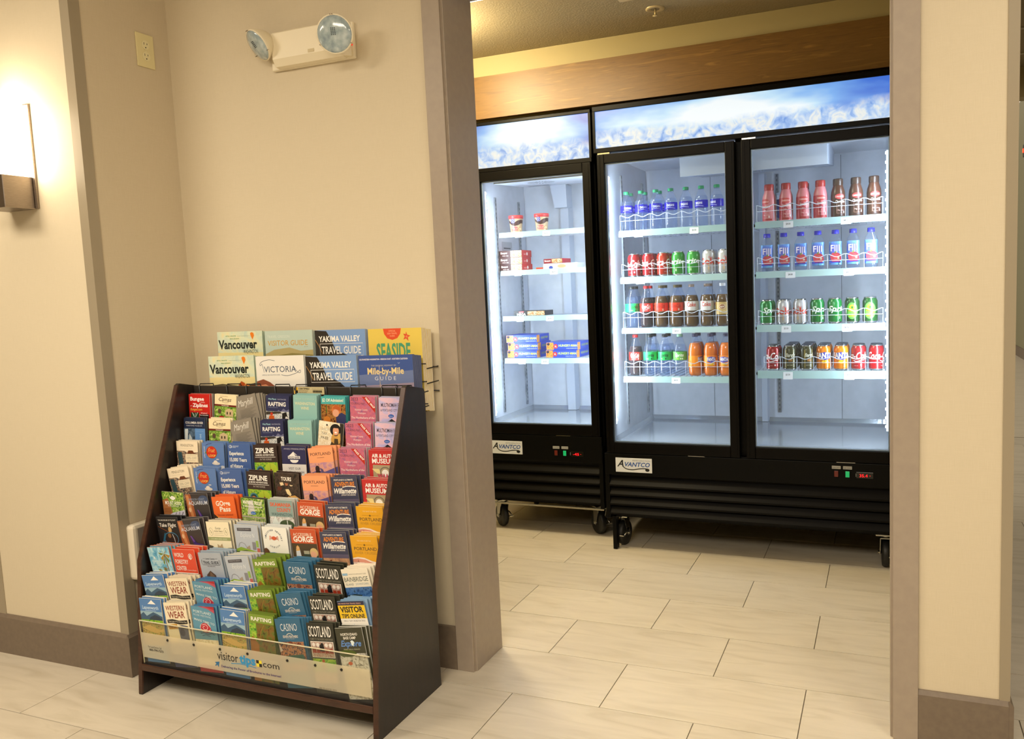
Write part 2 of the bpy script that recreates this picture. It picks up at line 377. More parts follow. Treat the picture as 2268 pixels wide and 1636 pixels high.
# lobby behind the camera and the corridor on the right
struct('wall_lobby', MB().box((-6, -7.1, 0), (6.5, -7, 2.86), PAPER))
struct('wall_lobby_side', MB().box((-6.1, -7, 0), (-6, 0.6, 2.86), PAPER))
struct('wall_corridor_right', MB().box((3.70, 0.3, 0), (3.8, 14, 3.9), mat('olive_wall_paint', '8a8668', 0.7)))
struct('wall_corridor_end', MB().box((2.08, 14.0, 0), (6.5, 14.1, 3.9), mat('olive_wall_paint', '8a8668', 0.7)))
struct('baseboard_corridor', MB().box((3.685, 0.3, 0), (3.6995, 13.99, 0.15), BASEB))
struct('ceiling_corridor', MB().box((2.08, 0.298, 2.69), (6.5, 3.999, 2.79), CEIL))
struct('wall_corridor_bulkhead', MB().box((2.08, 4.0, 2.49), (3.699, 4.15, 3.9), CREAM))
# T-bar of the corridor ceiling
for i, y in enumerate((1.2, 1.8, 2.4, 3.0, 3.6)): put('ceiling_bar', MB().box((2.09, y, 2.682), (3.69, y + 0.024, 2.6898), mat('tbar', 'b0a890', 0.5)).mesh('ceiling_bar'), bpy.data.objects['ceiling_corridor'])

# ---------------------------------------------------------------- wall things
IVORY = mat('ivory_plastic', 'dcd09e', 0.38); IV2 = mat('almond_plastic', 'e2d8ac', 0.35); NICKEL = noise_mat('brushed_nickel', ['8c8176', 'a09488'], 60, (1, 1, 30), 0.35, metal=1.0)
SLOT = mat('socket_slot', '15100c', 0.6)
t = thing('power_outlet', 'yellowed ivory duplex power outlet high on the return wall', 'outlet', (-0.766, -0.0105, 2.2605))
MB().box((0, -0.0375, -0.060), (0.0055, 0.0375, 0.060), IVORY, 0.002).obj('cover_plate', t)
for dz in (0.020, -0.020):
    o = MB().lathe([(0.0165, 0.0055), (0.0165, 0.0072)], IV2, 20, axis='x').obj('socket', t, (0, 0, dz))
    mb = MB()
    for dy, hh in ((-0.0065, 0.0045), (0.0065, 0.0035)): mb.box((0.0072, dy - 0.0009, 0.001 - hh + 0.004), (0.0076, dy + 0.0009, 0.004 + hh), SLOT)
    mb.lathe([(0.0024, 0.0072), (0.0024, 0.0076)], SLOT, 10, (0, 0, -0.009), axis='x'); mb.obj('socket_slots', o)
MB().lathe([(0.003, 0.0055), (0.003, 0.0066)], IV2, 10, axis='x').obj('screw', t)

# emergency light
t = thing('emergency_light', 'ivory twin-head emergency light high on the alcove wall', 'light', (-0.085, 0.100, 2.205))
EM = mat('emergency_light_plastic', 'ebe0c4', 0.4)
mb = MB()
D = 0.050
mb.box((-0.185, -0.016, -0.062), (0.168, 0, 0.058), EM, 0.004)
prof = [(-0.016, -0.060), (-0.036, -0.057), (-D, -0.034), (-D, 0.053), (-0.044, 0.058), (-0.016, 0.058)]
mb.prism(prof, -0.150, 0.138, EM).prism([(0.138, -0.050), (0.138, -0.016), (0.160, -0.016), (0.160, -0.022)], -0.056, 0.054, EM, 'z'); mb.obj('housing', t)
MB().box((0.078, -0.0535, -0.034), (0.134, -0.0502, 0.0), EM, 0.002).obj('lamp_recess', t)
MB().box((0.004, -0.0512, -0.031), (0.030, -0.0501, -0.020), mat('embossed_mark', 'c8b78c', 0.4)).obj('embossed_mark', t)
MB().lathe([(0.0, 0), (0.0035, 0.0005), (0.0025, 0.003), (0, 0.004)], mat('red_indicator', 'e02818', 0.3, emit=0.8), 10, (0.163, -0.02, -0.02), axis='x').obj('indicator', t)
LENS = noise_mat('fluted_lamp_lens', ['8496a0', 'a4b4b8', 'c2ced0'], 40, (1, 1, 0.25), 0.08, bump=0.5, coat=1.0)
def lamp_head(name, loc, aim, rad):
    """a bowl with a glass lens facing aim; the swivel neck is its child"""
    q = Vector(aim).normalized().to_track_quat('Z', 'Y')
    o = MB().lathe([(0.012, -0.050), (0.030, -0.046), (rad * 0.78, -0.030), (rad * 0.97, -0.008), (rad * 1.02, 0.0), (rad * 1.02, 0.004), (rad * 0.95, 0.004)], EM, 32, cap=False).obj(name, t, loc)
    o.rotation_mode = 'QUATERNION'; o.rotation_quaternion = q
    l = MB().lathe([(rad * 0.96, 0.002), (rad * 0.93, 0.006), (rad * 0.7, 0.010), (rad * 0.4, 0.013), (0, 0.014)], LENS, 32, cap=False).obj('lens', o)
    mb = MB()
    for a in (90, 96, 210, 330): mb.box((rad * math.cos(R(a)) - 0.001, rad * math.sin(R(a)) - 0.001, 0.0), (rad * math.cos(R(a)) + 0.001, rad * math.sin(R(a)) + 0.001, 0.010), NICKEL)
    mb.obj('retaining_clip', o)
    mb = MB()
    for r_ in range(5):
        for c in range(3): mb.box((-0.008 + c * 0.006, -0.004 + r_ * 0.005, 0.0141), (-0.005 + c * 0.006, -0.001 + r_ * 0.005, 0.0146), mat('filament_mark', '3a4448', 0.4))
    mb.obj('filament', o)
    return o
lamp_head('lamp_head', (0.165, -0.110, -0.010), (0.30, -1.0, -0.20), 0.061)
lamp_head('lamp_head', (-0.190, -0.070, 0.017), (-0.35, -0.75, -0.56), 0.055)
MB().tube([(0.120, -0.046, -0.014), (0.148, -0.064, -0.008)], 0.013, EM, 12).obj('swivel_neck', t)
MB().tube([(-0.150, -0.026, 0.0), (-0.172, -0.034, 0.030)], 0.011, EM, 12).obj('swivel_neck', t)

# wall sconce
t = thing('wall_sconce', 'glowing wall sconce with brushed nickel tray on the left wall', 'sconce', (-1.075, -0.3002, 1.685))
MB().box((-0.085, -0.008, 0), (0.075, 0.0, 0.358), NICKEL).obj('backplate', t)
MB().box((-0.075, -0.112, 0.0), (0.062, -0.0082, 0.108), NICKEL, 0.002).box((-0.078, -0.115, -0.003), (0.066, -0.0082, 0.001), NICKEL).obj('tray', t)
MB().box((-0.070, -0.108, 0.1085), (0.057, -0.010, 0.356), mat('sconce_glow', (1.0, 0.84, 0.62), 0.5, emit=26.0), 0.004).obj('diffuser', t)

# white box behind the rack
t = thing('wall_unit', 'white wall unit with grey front panel low behind the rack', 'wall unit', (-0.766, -0.18, 0.35))
MB().box((0, -0.098, 0), (0.040, 0.10, 0.202), mat('white_abs', 'd8cdb8', 0.4), 0.012).obj('casing', t)
MB().box((0.0402, -0.080, 0.014), (0.0415, 0.085, 0.188), mat('grey_panel', '8c8276', 0.45)).obj('front_panel', t)

# corridor reader
t = thing('wall_reader', 'small dark wall reader with a red light at the far right', 'reader', (3.699, 11.4, 3.08))
MB().box((-0.03, -0.06, -0.09), (0, 0.06, 0.09), mat('reader_plastic', '26251c', 0.5), 0.006).obj('casing', t)
MB().lathe([(0.03, -0.038), (0.03, -0.03)], mat('red_led', 'ff2a12', 0.4, emit=6), 12, axis='x').obj('indicator', t)

# pantry ceiling fixtures
t = thing('sprinkler_head', 'recessed sprinkler head with round escutcheon in the pantry ceiling', 'sprinkler', (0.812, 1.325, 2.556))
SP = mat('escutcheon', 'b8a67c', 0.4, 0.3)
MB().lathe([(0.020, -0.002), (0.036, -0.007), (0.042, -0.004), (0.043, 0.0)], SP, 24, cap=False).obj('escutcheon', t)
MB().tube([(0, 0, 0), (0, 0, -0.030)], 0.004, SP).lathe([(0.0, -0.034), (0.012, -0.032), (0.012, -0.030), (0, -0.030)], SP, 14).obj('deflector', t)
t = thing('ceiling_vent', 'square white air vent cut by the top of the frame', 'vent', (0.856, 0.992, 2.556))
VM = mat('vent_enamel', 'b8a684', 0.5)
MB().box((-0.15, -0.15, -0.012), (0.15, -0.125, 0), VM).box((-0.15, 0.125, -0.012), (0.15, 0.15, 0), VM).box((-0.15, -0.125, -0.012), (-0.125, 0.125, 0), VM).box((0.125, -0.125, -0.012), (0.15, 0.125, 0), VM).obj('frame', t)
sl = MB().prism([(-0.011, -0.002), (-0.008, -0.002), (0.009, -0.011), (0.006, -0.011)], -0.1245, 0.1245, VM).mesh('slat')
for k in range(9): put('slat', sl, t, (0, -0.112 + k * 0.028, 0))
t = thing('ceiling_light', 'bright rectangular ceiling light at the top left of the pantry', 'light', (0.155, 0.66, 2.556))
MB().box((-0.25, -0.16, -0.02), (0.25, 0.16, 0), mat('fixture_white', 'e8e2d2', 0.5), 0.004).obj('fixture_frame', t)
MB().box((-0.24, -0.15, -0.0235), (0.24, 0.15, -0.0202), mat('fixture_lens', (1.0, 0.90, 0.66), 0.5, emit=6.0)).obj('diffuser', t)
t = thing('added_globe_light', 'added unseen glowing globe behind the left jamb, brightening the wood panel', 'light', (-0.22, 0.95, 2.556))  # extra globe out of view, put in to brighten the left of the wood
MB().lathe([(0.07, -0.02), (0.07, 0.0)], mat('fixture_white', 'e8e2d2', 0.5), 24).obj('canopy', t)
MB().lathe([(0.045, -0.0205), (0.085, -0.05), (0.105, -0.10), (0.095, -0.15), (0.06, -0.185), (0, -0.20)], mat('added_globe_glow', (1.0, 0.83, 0.50), 0.5, emit=125.0), 24, cap=False).obj('globe', t)
# ================================================================ refrigerated cabinets
BLK = mat('black_enamel', '050505', 0.40, spec=0.12); BLK2 = mat('black_anodised', '050404', 0.38, spec=0.12); GASK = mat('door_gasket', '1c1c20', 0.6)
LINER = noise_mat('white_liner', ['bcc2cc', 'c4cad4'], 20, rough=0.38); STEEL = noise_mat('stainless_floor', ['a8aeb6', 'b4bac2'], 8, (1, 30, 1), 0.14, metal=0.5)
CHROME = mat('chrome', 'b8b8b4', 0.18, 1.0); RUBBER = mat('caster_rubber', '0d0d0d', 0.5); RAILP = glass_mat('price_rail_plastic', 'e8f4f2', 'd0e8e6', 0.70, 0.2)
DOORGLASS = glass_mat('door_glass', 'f4faff', 'ffffff', 0.015, 0.02, 1.30); WIRE = mat('white_wire', 'b6bcc8', 0.35); TAG = mat('price_tag_card', 'dfe0e4', 0.5)
EVAP = mat('evaporator_plastic', 'b6bfce', 0.4); DARKSLOT = mat('dark_slot', '4e5660', 0.7)
LED = mat('led_diffuser', (0.86, 0.93, 1.0), 0.4, emit=2.2); LEDD = mat('led_dot', (0.9, 0.95, 1.0), 0.4, emit=9.0)
def sign_material(key, seed):
    """backlit picture: blue sky brightening to the middle over heaps of ice"""
    M = bpy.data.materials.new(key); M.use_nodes = True; b = M.node_tree.nodes['Principled BSDF']
    tc = nd(M, 'ShaderNodeTexCoord'); sp = nd(M, 'ShaderNodeSeparateXYZ'); lk(M, tc.outputs['Generated'], sp.inputs[0])
    def mth(op, a, b_): n = nd(M, 'ShaderNodeMath', operation=op); (lk(M, a, n.inputs[0]) if hasattr(a, 'links') else setattr(n.inputs[0], 'default_value', a)); (lk(M, b_, n.inputs[1]) if hasattr(b_, 'links') else setattr(n.inputs[1], 'default_value', b_)); return n.outputs[0]
    dx = mth('ABSOLUTE', mth('SUBTRACT', sp.outputs[0], 0.45), 0.0); dz = mth('ABSOLUTE', mth('SUBTRACT', sp.outputs[2], 0.55), 0.0)
    mp = nd(M, 'ShaderNodeMapping'); mp.inputs['Location'].default_value = (seed, seed, 0); mp.inputs['Scale'].default_value = (1, 1, 3.2); lk(M, tc.outputs['Object'], mp.inputs[0])
    cl = nd(M, 'ShaderNodeTexNoise', Scale=3.0, Detail=3.0); lk(M, mp.outputs[0], cl.inputs['Vector'])
    d = mth('ADD', mth('ADD', mth('MULTIPLY', mth('POWER', dx, 2.0), 2.2), mth('MULTIPLY', dz, 0.55)), mth('MULTIPLY', mth('SUBTRACT', cl.outputs['Fac'], 0.5), 0.9))
    sky = ramp(M, ['f4fcff', 'c4e6fc', '7cb4f4', '3a70d8'], [0.02, 0.20, 0.42, 0.75]); lk(M, d, sky.inputs[0])
    v = nd(M, 'ShaderNodeTexNoise', Scale=22.0, Detail=6.0, Distortion=0.7); lk(M, tc.outputs['Object'], v.inputs['Vector'])
    ice = ramp(M, ['5c92e0', '9cc0f0', 'ccdff4', 'ecefea', 'b4d0f2'], [0.28, 0.40, 0.50, 0.60, 0.74]); lk(M, v.outputs['Fac'], ice.inputs[0])
    n3 = nd(M, 'ShaderNodeTexNoise', Scale=7.0, Detail=4.0); lk(M, tc.outputs['Object'], n3.inputs['Vector'])
    edge = mth('ADD', sp.outputs[2], mth('MULTIPLY', mth('SUBTRACT', n3.outputs['Fac'], 0.5), 0.55))
    mask = nd(M, 'ShaderNodeMapRange'); mask.inputs[1].default_value = 0.52; mask.inputs[2].default_value = 0.30; lk(M, edge, mask.inputs[0])
    mx = nd(M, 'ShaderNodeMix', data_type='RGBA'); lk(M, mask.outputs[0], mx.inputs['Factor']); lk(M, sky.outputs[0], mx.inputs[6]); lk(M, ice.outputs[0], mx.inputs[7])
    lk(M, mx.outputs[2], b.inputs['Emission Color']); b.inputs['Emission Strength'].default_value = 0.95; b.inputs['Base Color'].default_value = (0.02, 0.02, 0.02, 1); b.inputs['Roughness'].default_value = 0.3
    return M
def shelf(cab, x0, x1, yf, yb, z, rail, tags, organiser, oz):
    """wire shelf (origin at its front edge) with its price rail, tags and wavy bottle organiser"""
    X0, Y0, Z0 = cab.location
    mb = MB(); n = int((x1 - x0) / 0.03)
    for i in range(n + 1): x = x0 + (x1 - x0) * i / n; mb.box((x - 0.0014, yf, z - 0.006), (x + 0.0014, yb, z - 0.003), WIRE)
    for k in range(5): y = yf + 0.006 + (yb - yf - 0.012) * k / 4; mb.box((x0, y - 0.0025, z - 0.011), (x1, y + 0.0025, z - 0.0062), WIRE)
    mb.box((x0 - 0.012, yf + 0.01, z - 0.02), (x0 - 0.002, yf + 0.06, z - 0.008), CHROME)
    s = mb.mesh('shelf'); s = put('shelf', s, cab, (-X0, -Y0, -Z0))
    MB().prism([(yf, z + 0.002), (yf - 0.004, z + 0.002), (yf - 0.010, z - rail), (yf - 0.006, z - rail)], x0 - 0.002, x1 + 0.002, RAILP).obj('price_rail', s)
    for tx, txt in tags:
        me = MB().prism([(yf - 0.0052, z - 0.004), (yf - 0.0100, z - rail - 0.004), (yf - 0.0108, z - rail - 0.004), (yf - 0.0060, z - 0.004)], tx - 0.022, tx + 0.022, TAG)
        g, fs, a, b = text_geo(txt, 0.3, 0); sc = 0.020 / (b - a)
        me.add([(tx - 0.010 + (vx - a) * sc, yf - 0.0092 + 0.0 * vy, z - 0.020 + vy * 0.0085 / 0.73) for vx, vy in g], fs, mat('ink_333', '3a3a40', 0.5))
        me.obj('price_tag', s)
    if organiser:
        mb = MB(); pts = []; x = organiser[0]; xe = organiser[1]; N = organiser[2]; y = yf - 0.0005; amp = 0.0065
        for i in range(N * 8 + 1): pts.append((x + (xe - x) * i / (N * 8), y, z + oz + amp * math.cos(2 * PI * i / 8)))
        mb.tube(pts, 0.0018, WIRE, 5); mb.tube([(x, y, z + oz - 0.022), (xe, y, z + oz - 0.022)], 0.0012, WIRE, 5)
        for i in range(N + 1): xx = x + (xe - x) * i / N; mb.tube([(xx, y, z), (xx, y, z + oz + amp)], 0.0013, WIRE, 5)
        for i in range(N + 1): xx = x + (xe - x) * i / N; mb.tube([(xx, y, z + 0.004), (xx, yb - 0.02, z + 0.004)], 0.0013, WIRE, 4)
        mb.obj('bottle_organiser', s)
    return s
def caster(c, x, y, zt, turn, P):
    """swivel caster; origin at the floor contact"""
    o = MB().box((-0.045, -0.04, zt - 0.006), (0.045, 0.04, zt), CHROME).lathe([(0.020, zt - 0.02), (0.024, zt - 0.006)], CHROME, 14).obj('caster', c, (x, y, 0)); o.rotation_euler = (0, 0, turn)
    MB().lathe([(0.030, -0.017), (0.060, -0.015), (0.064, -0.008), (0.064, 0.008), (0.060, 0.015), (0.030, 0.017)], RUBBER, 24, (0, 0.02, 0.064), axis='x').obj('wheel', o)
    mb = MB()
    for sx in (-1, 1): mb.prism([(-0.025, zt - 0.02), (0.03, zt - 0.02), (0.034, 0.055), (0.010, 0.052)], sx * 0.0225, sx * 0.0255, CHROME)
    mb.box((-0.0255, -0.024, zt - 0.024), (0.0255, 0.028, zt - 0.02), CHROME).lathe([(0.008, -0.031), (0.008, 0.031)], CHROME, 10, (0, 0.02, 0.064), axis='x')
    mb.obj('fork', o)
    MB().tube([(0.027, 0.02, 0.090), (0.031, -0.01, 0.082), (0.031, -0.045, 0.070)], 0.0035, CHROME).box((0.010, -0.060, 0.066), (0.034, -0.042, 0.071), CHROME).obj('brake_lever', o)
def cooler(name, label, X0, X1, yf, yb, ztop, doors, group, floor_z, sz, led, front_z, badge, sw, disp, digits, louv, turns, seed):
    c = thing(name, label, 'refrigerator', ((X0 + X1) / 2, yf, 0), group)
    ox, oy = c.location.x, c.location.y; loc = (-ox, -oy, 0); ys = yf + 0.048; T = 0.036
    put('cabinet', MB().box((X0, ys, 0.165), (X0 + T, yb, ztop), BLK).box((X1 - T, ys, 0.165), (X1, yb, ztop), BLK).box((X0 + T, yb - 0.03, 0.165), (X1 - T, yb, ztop), BLK)
        .box((X0 + T, ys, ztop - 0.02), (X1 - T, yb - 0.03, ztop), BLK).box((X0 + T, ys, 0.165), (X1 - T, yb - 0.03, 0.185), BLK).box((X0 + T, ys, 0.505), (X1 - T, yb - 0.03, floor_z - 0.008), BLK)
        .box((X0, yf + 0.004, 0.165), (X0 + 0.022, ys, 0.50), BLK, 0.002).box((X1 - 0.022, yf + 0.004, 0.165), (X1, ys, 0.50), BLK, 0.002).mesh('cabinet'), c, loc)
    li = 0.004; zc = sz[0] - 0.02
    ln = put('liner', MB().box((X0 + T, ys + 0.002, floor_z), (X0 + T + li, yb - 0.034, zc), LINER).box((X1 - T - li, ys + 0.002, floor_z), (X1 - T, yb - 0.034, zc), LINER)
        .box((X0 + T, yb - 0.034, floor_z - 0.007), (X1 - T, yb - 0.0301, zc), LINER).box((X0 + T, ys + 0.002, zc), (X1 - T, yb - 0.0301, zc + 0.004), LINER).mesh('liner'), c, loc)
    put('cabinet_floor', MB().box((X0 + T, ys + 0.002, floor_z - 0.0075), (X1 - T, yb - 0.0341, floor_z), STEEL)
        .prism([(yb - 0.0345, floor_z), (yb - 0.0345, floor_z + 0.022), (yb - 0.048, floor_z + 0.0001)], X0 + T + 0.004, X1 - T - 0.004, STEEL)
        .prism([(X0 + T + 0.0041, floor_z), (X0 + T + 0.0041, floor_z + 0.022), (X0 + T + 0.018, floor_z + 0.0001)], ys + 0.01, yb - 0.035, STEEL, 'y').mesh('cabinet_floor'), c, loc)
    # header sign
    hd = put('sign_frame', MB().box((X0, yf, sz[0] - 0.022), (X1, ys, sz[0]), BLK2, 0.002).box((X0, yf, sz[1]), (X1, ys, ztop), BLK2, 0.002).box((X0, yf, sz[0]), (X0 + 0.012, ys, sz[1]), BLK2).box((X1 - 0.012, yf, sz[0]), (X1, ys, sz[1]), BLK2).mesh('sign_frame'), c, loc)
    put('lit_sign', MB().box((X0 + 0.012, yf + 0.006, sz[0]), (X1 - 0.012, yf + 0.012, sz[1]), sign_material('ice_sign_%d' % seed, seed)).mesh('lit_sign'), hd)
    # lower front
    put('front_panel', MB().box((X0 + 0.002, yf + 0.002, louv[0]), (X1 - 0.002, yf + 0.010, front_z), BLK, 0.002).mesh('front_panel'), c, loc)
    sl = MB().prism([(yf + 0.004, 0.0), (yf + 0.008, 0.0), (yf + 0.030, 0.038), (yf + 0.028, 0.046), (yf + 0.003, 0.009)], X0 + 0.0225, X1 - 0.0225, BLK2).mesh('louver')
    n = louv[2]
    for k in range(n): put('louver', sl, c, (-ox, -oy, louv[1] + k * (louv[0] - louv[1] - 0.012) / n))
    put('grille_back', MB().box((X0 + 0.0225, yf + 0.036, 0.186), (X1 - 0.0225, yf + 0.044, 0.50), mat('grille_shade', '050505', 0.8)).mesh('grille_back'), c, loc)
    bx, bz = badge
    bd = put('badge', MB().box((bx, yf - 0.0008, bz), (bx + 0.188, yf + 0.0018, bz + 0.072), mat('badge_white', 'ccd0d6', 0.35), 0.0006).mesh('badge'), c, loc)
    ops = [('t', 'REFRIGERATION', 88, 15, 92, 7, '6a707c', {'sh': 0.25}), ('t', 'VANTCO', 48, 42, 130, 22, '2a5298', {'b': 0.9, 'sh': 0.25}), ('t', 'A', 8, 44, 34, 34, '0c0e14', {'b': 0.7, 'sh': 0.3}),
           ('c', [(38, 12), (36, 30), (42, 46), (60, 56), (90, 58), (125, 52), (150, 50), (164, 52)], 4.5, '0c0e14'), ('e', 164, 57, 11, 8, '0c0e14')]
    put('badge_lettering', print_mesh('badge_lettering', ops, 188, 72), bd, (bx + 0.094, yf - 0.0008, bz))
    for k, (sx, sc) in enumerate(((sw[0], ('5a1a10', 0.15)), (sw[1], ('10a060', 0.5)))):
        s = put('switch', MB().box((sx - 0.011, yf - 0.001, sw[2] - 0.016), (sx + 0.011, yf + 0.0019, sw[2] + 0.016), BLK2, 0.001).mesh('switch'), c, loc)
        put('rocker', MB().box((sx - 0.0085, yf - 0.004, sw[2] - 0.0135), (sx + 0.0085, yf - 0.0012, sw[2] + 0.0135), mat('rocker_%d' % k, sc[0], 0.3, emit=sc[1]), 0.001).mesh('rocker'), s)
        put('switch_label', MB().box((sx - 0.019, yf + 0.0012, sw[2] + 0.022), (sx + 0.019, yf + 0.0019, sw[2] + 0.036), mat('switch_label', '9a9a96', 0.5)).mesh('switch_label'), s)
        put('switch_lettering', print_mesh('switch_lettering', [('t', ('Power Switch', 'Light Switch')[k], 3, 9.5, 32, 5, '222222')], 38, 14), s, (sx, yf + 0.0012, sw[2] + 0.022))
    dz = sw[2] - 0.002
    th = put('thermostat', MB().box((disp - 0.036, yf - 0.001, dz - 0.014), (disp + 0.036, yf + 0.0019, dz + 0.014), mat('display_black', '060506', 0.15), 0.001).box((disp - 0.038, yf - 0.002, dz - 0.007), (disp - 0.036, yf + 0.001, dz + 0.007), mat('display_clip', '8a8a88', 0.4)).mesh('thermostat'), c, loc)
    put('digits', print_mesh('digits', [('t', digits, 14, 22, 34, 14, '!e01018', {}), ('e', 58, 15, 1.8, 1.2, '!c01410')], 72, 28), th, (disp, yf - 0.0011, dz - 0.014))
    # doors
    for (dx0, dx1, gx0, gx1, dz0, dz1, gz0, gz1) in doors:
        d = put('door', MB().box((dx0, yf, dz0), (gx0, yf + 0.045, dz1), BLK2, 0.003).box((gx1, yf, dz0), (dx1, yf + 0.045, dz1), BLK2, 0.003).box((gx0, yf, gz1), (gx1, yf + 0.045, dz1), BLK2, 0.003).box((gx0, yf, dz0), (gx1, yf + 0.045, gz0), BLK2, 0.003)
                .box((dx0 + 0.012, yf - 0.002, dz0 + 0.01), (dx0 + 0.016, yf, dz1 - 0.01), BLK2).box((dx1 - 0.016, yf - 0.002, dz0 + 0.01), (dx1 - 0.012, yf, dz1 - 0.01), BLK2).mesh('door'), c, loc)
        put('door_glass', MB().box((gx0, yf + 0.012, gz0), (gx1, yf + 0.016, gz1), DOORGLASS).mesh('door_glass'), d)
        g = MB(); SP_ = mat('glazing_spacer', 'a8b0bc', 0.35, 0.6); q = 0.004
        for a, b in (((gx0, gz0), (gx0 + q, gz1)), ((gx1 - q, gz0), (gx1, gz1)), ((gx0 + q, gz0), (gx1 - q, gz0 + q)), ((gx0 + q, gz1 - q), (gx1 - q, gz1))): g.box((a[0], yf + 0.017, a[1]), (b[0], yf + 0.040, b[1]), SP_)
        put('glazing_spacer', g.mesh('glazing_spacer'), d)
        put('hinge', MB().box((dx0 + 0.004, yf + 0.004, dz1 + 0.001), (dx0 + 0.065, yf + 0.03, dz1 + 0.007), CHROME).lathe([(0.006, dz1 + 0.001), (0.006, dz1 + 0.012)], CHROME, 10, (dx0 + 0.012, yf + 0.012, 0)).mesh('hinge'), d)
        put('bottom_catch', MB().box((dx1 - 0.25, yf + 0.004, dz0 - 0.005), (dx1 - 0.17, yf + 0.02, dz0 - 0.001), CHROME).mesh('bottom_catch'), d)
    # led strips with their own lamps
    for (lx, sgn) in led:
        e = MB().box((lx - 0.006, ys + 0.006, 0.64), (lx + 0.006, ys + 0.018, 1.87), LED)
        for k in range(31): zz = 0.66 + k * 0.04; e.box((lx + (0.0061 if sgn > 0 else -0.0101), ys + 0.008, zz - 0.005), (lx + (0.0101 if sgn > 0 else -0.0061), ys + 0.016, zz + 0.005), LEDD)
        put('light_strip', e.mesh('light_strip'), c, loc)
        area('cooler_lamp', (lx + sgn * 0.016, ys + 0.02, 1.26), (lx + sgn * 0.5, ys + 0.42, 1.26), 0.012, 1.2, 9.5 if X1 - X0 > 1 else 5.2, (0.87, 0.935, 1.0))
    # casters
    for k, (cx, cy) in enumerate(((X0 + 0.055, yf + 0.09), (X1 - 0.055, yf + 0.09), (X0 + 0.055, yb - 0.08), (X1 - 0.055, yb - 0.08))): caster(c, cx - ox, cy - oy, 0.1648, turns[k], PI)
    return c
def standards(c, lst):
    M2 = noise_mat('slotted_steel', ['7a8088', 'a8aeb4'], 20, rough=0.3, metal=0.8)
    for (x, y, z0, z1, ax) in lst:
        mb = MB()
        if ax == 'x': mb.box((x, y - 0.009, z0), (x + 0.008, y + 0.009, z1), M2)
        else: mb.box((x - 0.009, y - 0.008, z0), (x + 0.009, y, z1), M2)
        z = z0 + 0.012
        while z < z1 - 0.012:
            if ax == 'x': mb.box((x + 0.008, y - 0.003, z), (x + 0.0084, y + 0.003, z + 0.012), DARKSLOT)
            else: mb.box((x - 0.003, y - 0.0084, z), (x + 0.003, y - 0.008, z + 0.012), DARKSLOT)
            z += 0.024
        mb.obj('shelf_standard', c, (-c.location.x, -c.location.y, 0))
def evaporator(c, x0, x1, y0, y1, zb0, zb1, zt, fan, vent):
    loc = (-c.location.x, -c.location.y, 0)
    e = put('evaporator_cover', MB().prism([(y0, zb0), (y0, zt), (y1, zt), (y1, zb1 - 0.0), (y1 - 0.03, zb1)], x0, x1, EVAP).mesh('evaporator_cover'), c, loc)
    fx, fy = fan; zz = lambda y: zb0 + (zb1 - zb0) * (y - y0) / (y1 - y0) - 0.0015; mb = MB()
    for k in range(24):
        a = 2 * PI * k / 24
        for r0, r1 in ((0.018, 0.040), (0.045, 0.075)):
            p = [(fx + r * math.cos(a + da), fy + r * math.sin(a + da)) for r, da in ((r0, -0.04), (r1, -0.05), (r1, 0.05), (r0, 0.04))]
            mb.add([(x, y, zz(y)) for x, y in p], [(0, 1, 2, 3)], DARKSLOT)
    put('fan_grille', mb.mesh('fan_grille'), e)
    mb = MB(); vx, vy = vent
    for k in range(10): mb.add([(x, y, zz(y)) for x, y in ((vx + k * 0.013, vy), (vx + k * 0.013 + 0.007, vy), (vx + k * 0.013 + 0.007, vy + 0.03), (vx + k * 0.013, vy + 0.03))], [(0, 1, 2, 3)], DARKSLOT)
    put('drain_vent', mb.mesh('drain_vent'), e)

big = cooler('display_refrigerator', 'wide black two-door glass refrigerator with lit blue ice sign', 0.450, 1.822, 1.455, 2.26, 2.196,
    [(0.465, 1.128, 0.502, 1.084, 0.503, 1.968, 0.557, 1.924), (1.158, 1.810, 1.200, 1.782, 0.503, 1.968, 0.557, 1.924)], 'glass door coolers', 0.550, (1.998, 2.172),
    [(0.497, 1), (1.776, -1)], 0.500, (0.509, 0.408), (1.559, 1.607, 0.449), 1.680, '35.4', (0.392, 0.186, 4), (R(-8), R(4), 0.4, 0.3), 3)
frz = cooler('display_freezer', 'narrow black one-door glass freezer beside the left jamb', -0.305, 0.388, 1.600, 2.225, 2.222,
    [(-0.290, 0.380, -0.250, 0.334, 0.553, 1.962, 0.609, 1.914)], 'glass door coolers', 0.600, (1.984, 2.205),
    [(-0.258, 1), (0.341, -1)], 0.550, (-0.260, 0.441), (0.127, 0.177, 0.458), 0.246, '-45', (0.410, 0.186, 4), (R(50), R(48), 0.5, 0.2), 8)
big['label'] = 'wide black two-door glass refrigerator with lit blue ice sign'; del big['group'], frz['group']
standards(big, [(0.4905, 2.13, 0.60, 1.90, 'x'), (0.4905, 1.74, 0.60, 1.90, 'x'), (1.222, 2.2255, 0.60, 1.90, 'y')])
standards(frz, [(-0.2645, 2.10, 0.64, 1.85, 'x'), (-0.2645, 1.79, 0.64, 1.85, 'x')])
evaporator(big, 0.835, 1.52, 1.62, 2.14, 1.850, 1.905, 1.977, (1.20, 1.78), (0.86, 1.98))
evaporator(frz, -0.20, 0.33, 1.66, 2.10, 1.905, 1.930, 1.963, (0.02, 1.80), (-0.15, 2.0))
put('mullion', MB().box((1.124, 1.5035, 0.506), (1.162, 1.53, 1.977), BLK).mesh('mullion'), big, (-big.location.x, -big.location.y, 0))
put('bottom_trim', MB().box((-0.304, 1.598, 0.158), (0.387, 1.612, 0.1645), mat('steel_trim', 'a09a88', 0.35, 0.6)).mesh('bottom_trim'), frz, (-frz.location.x, -frz.location.y, 0))
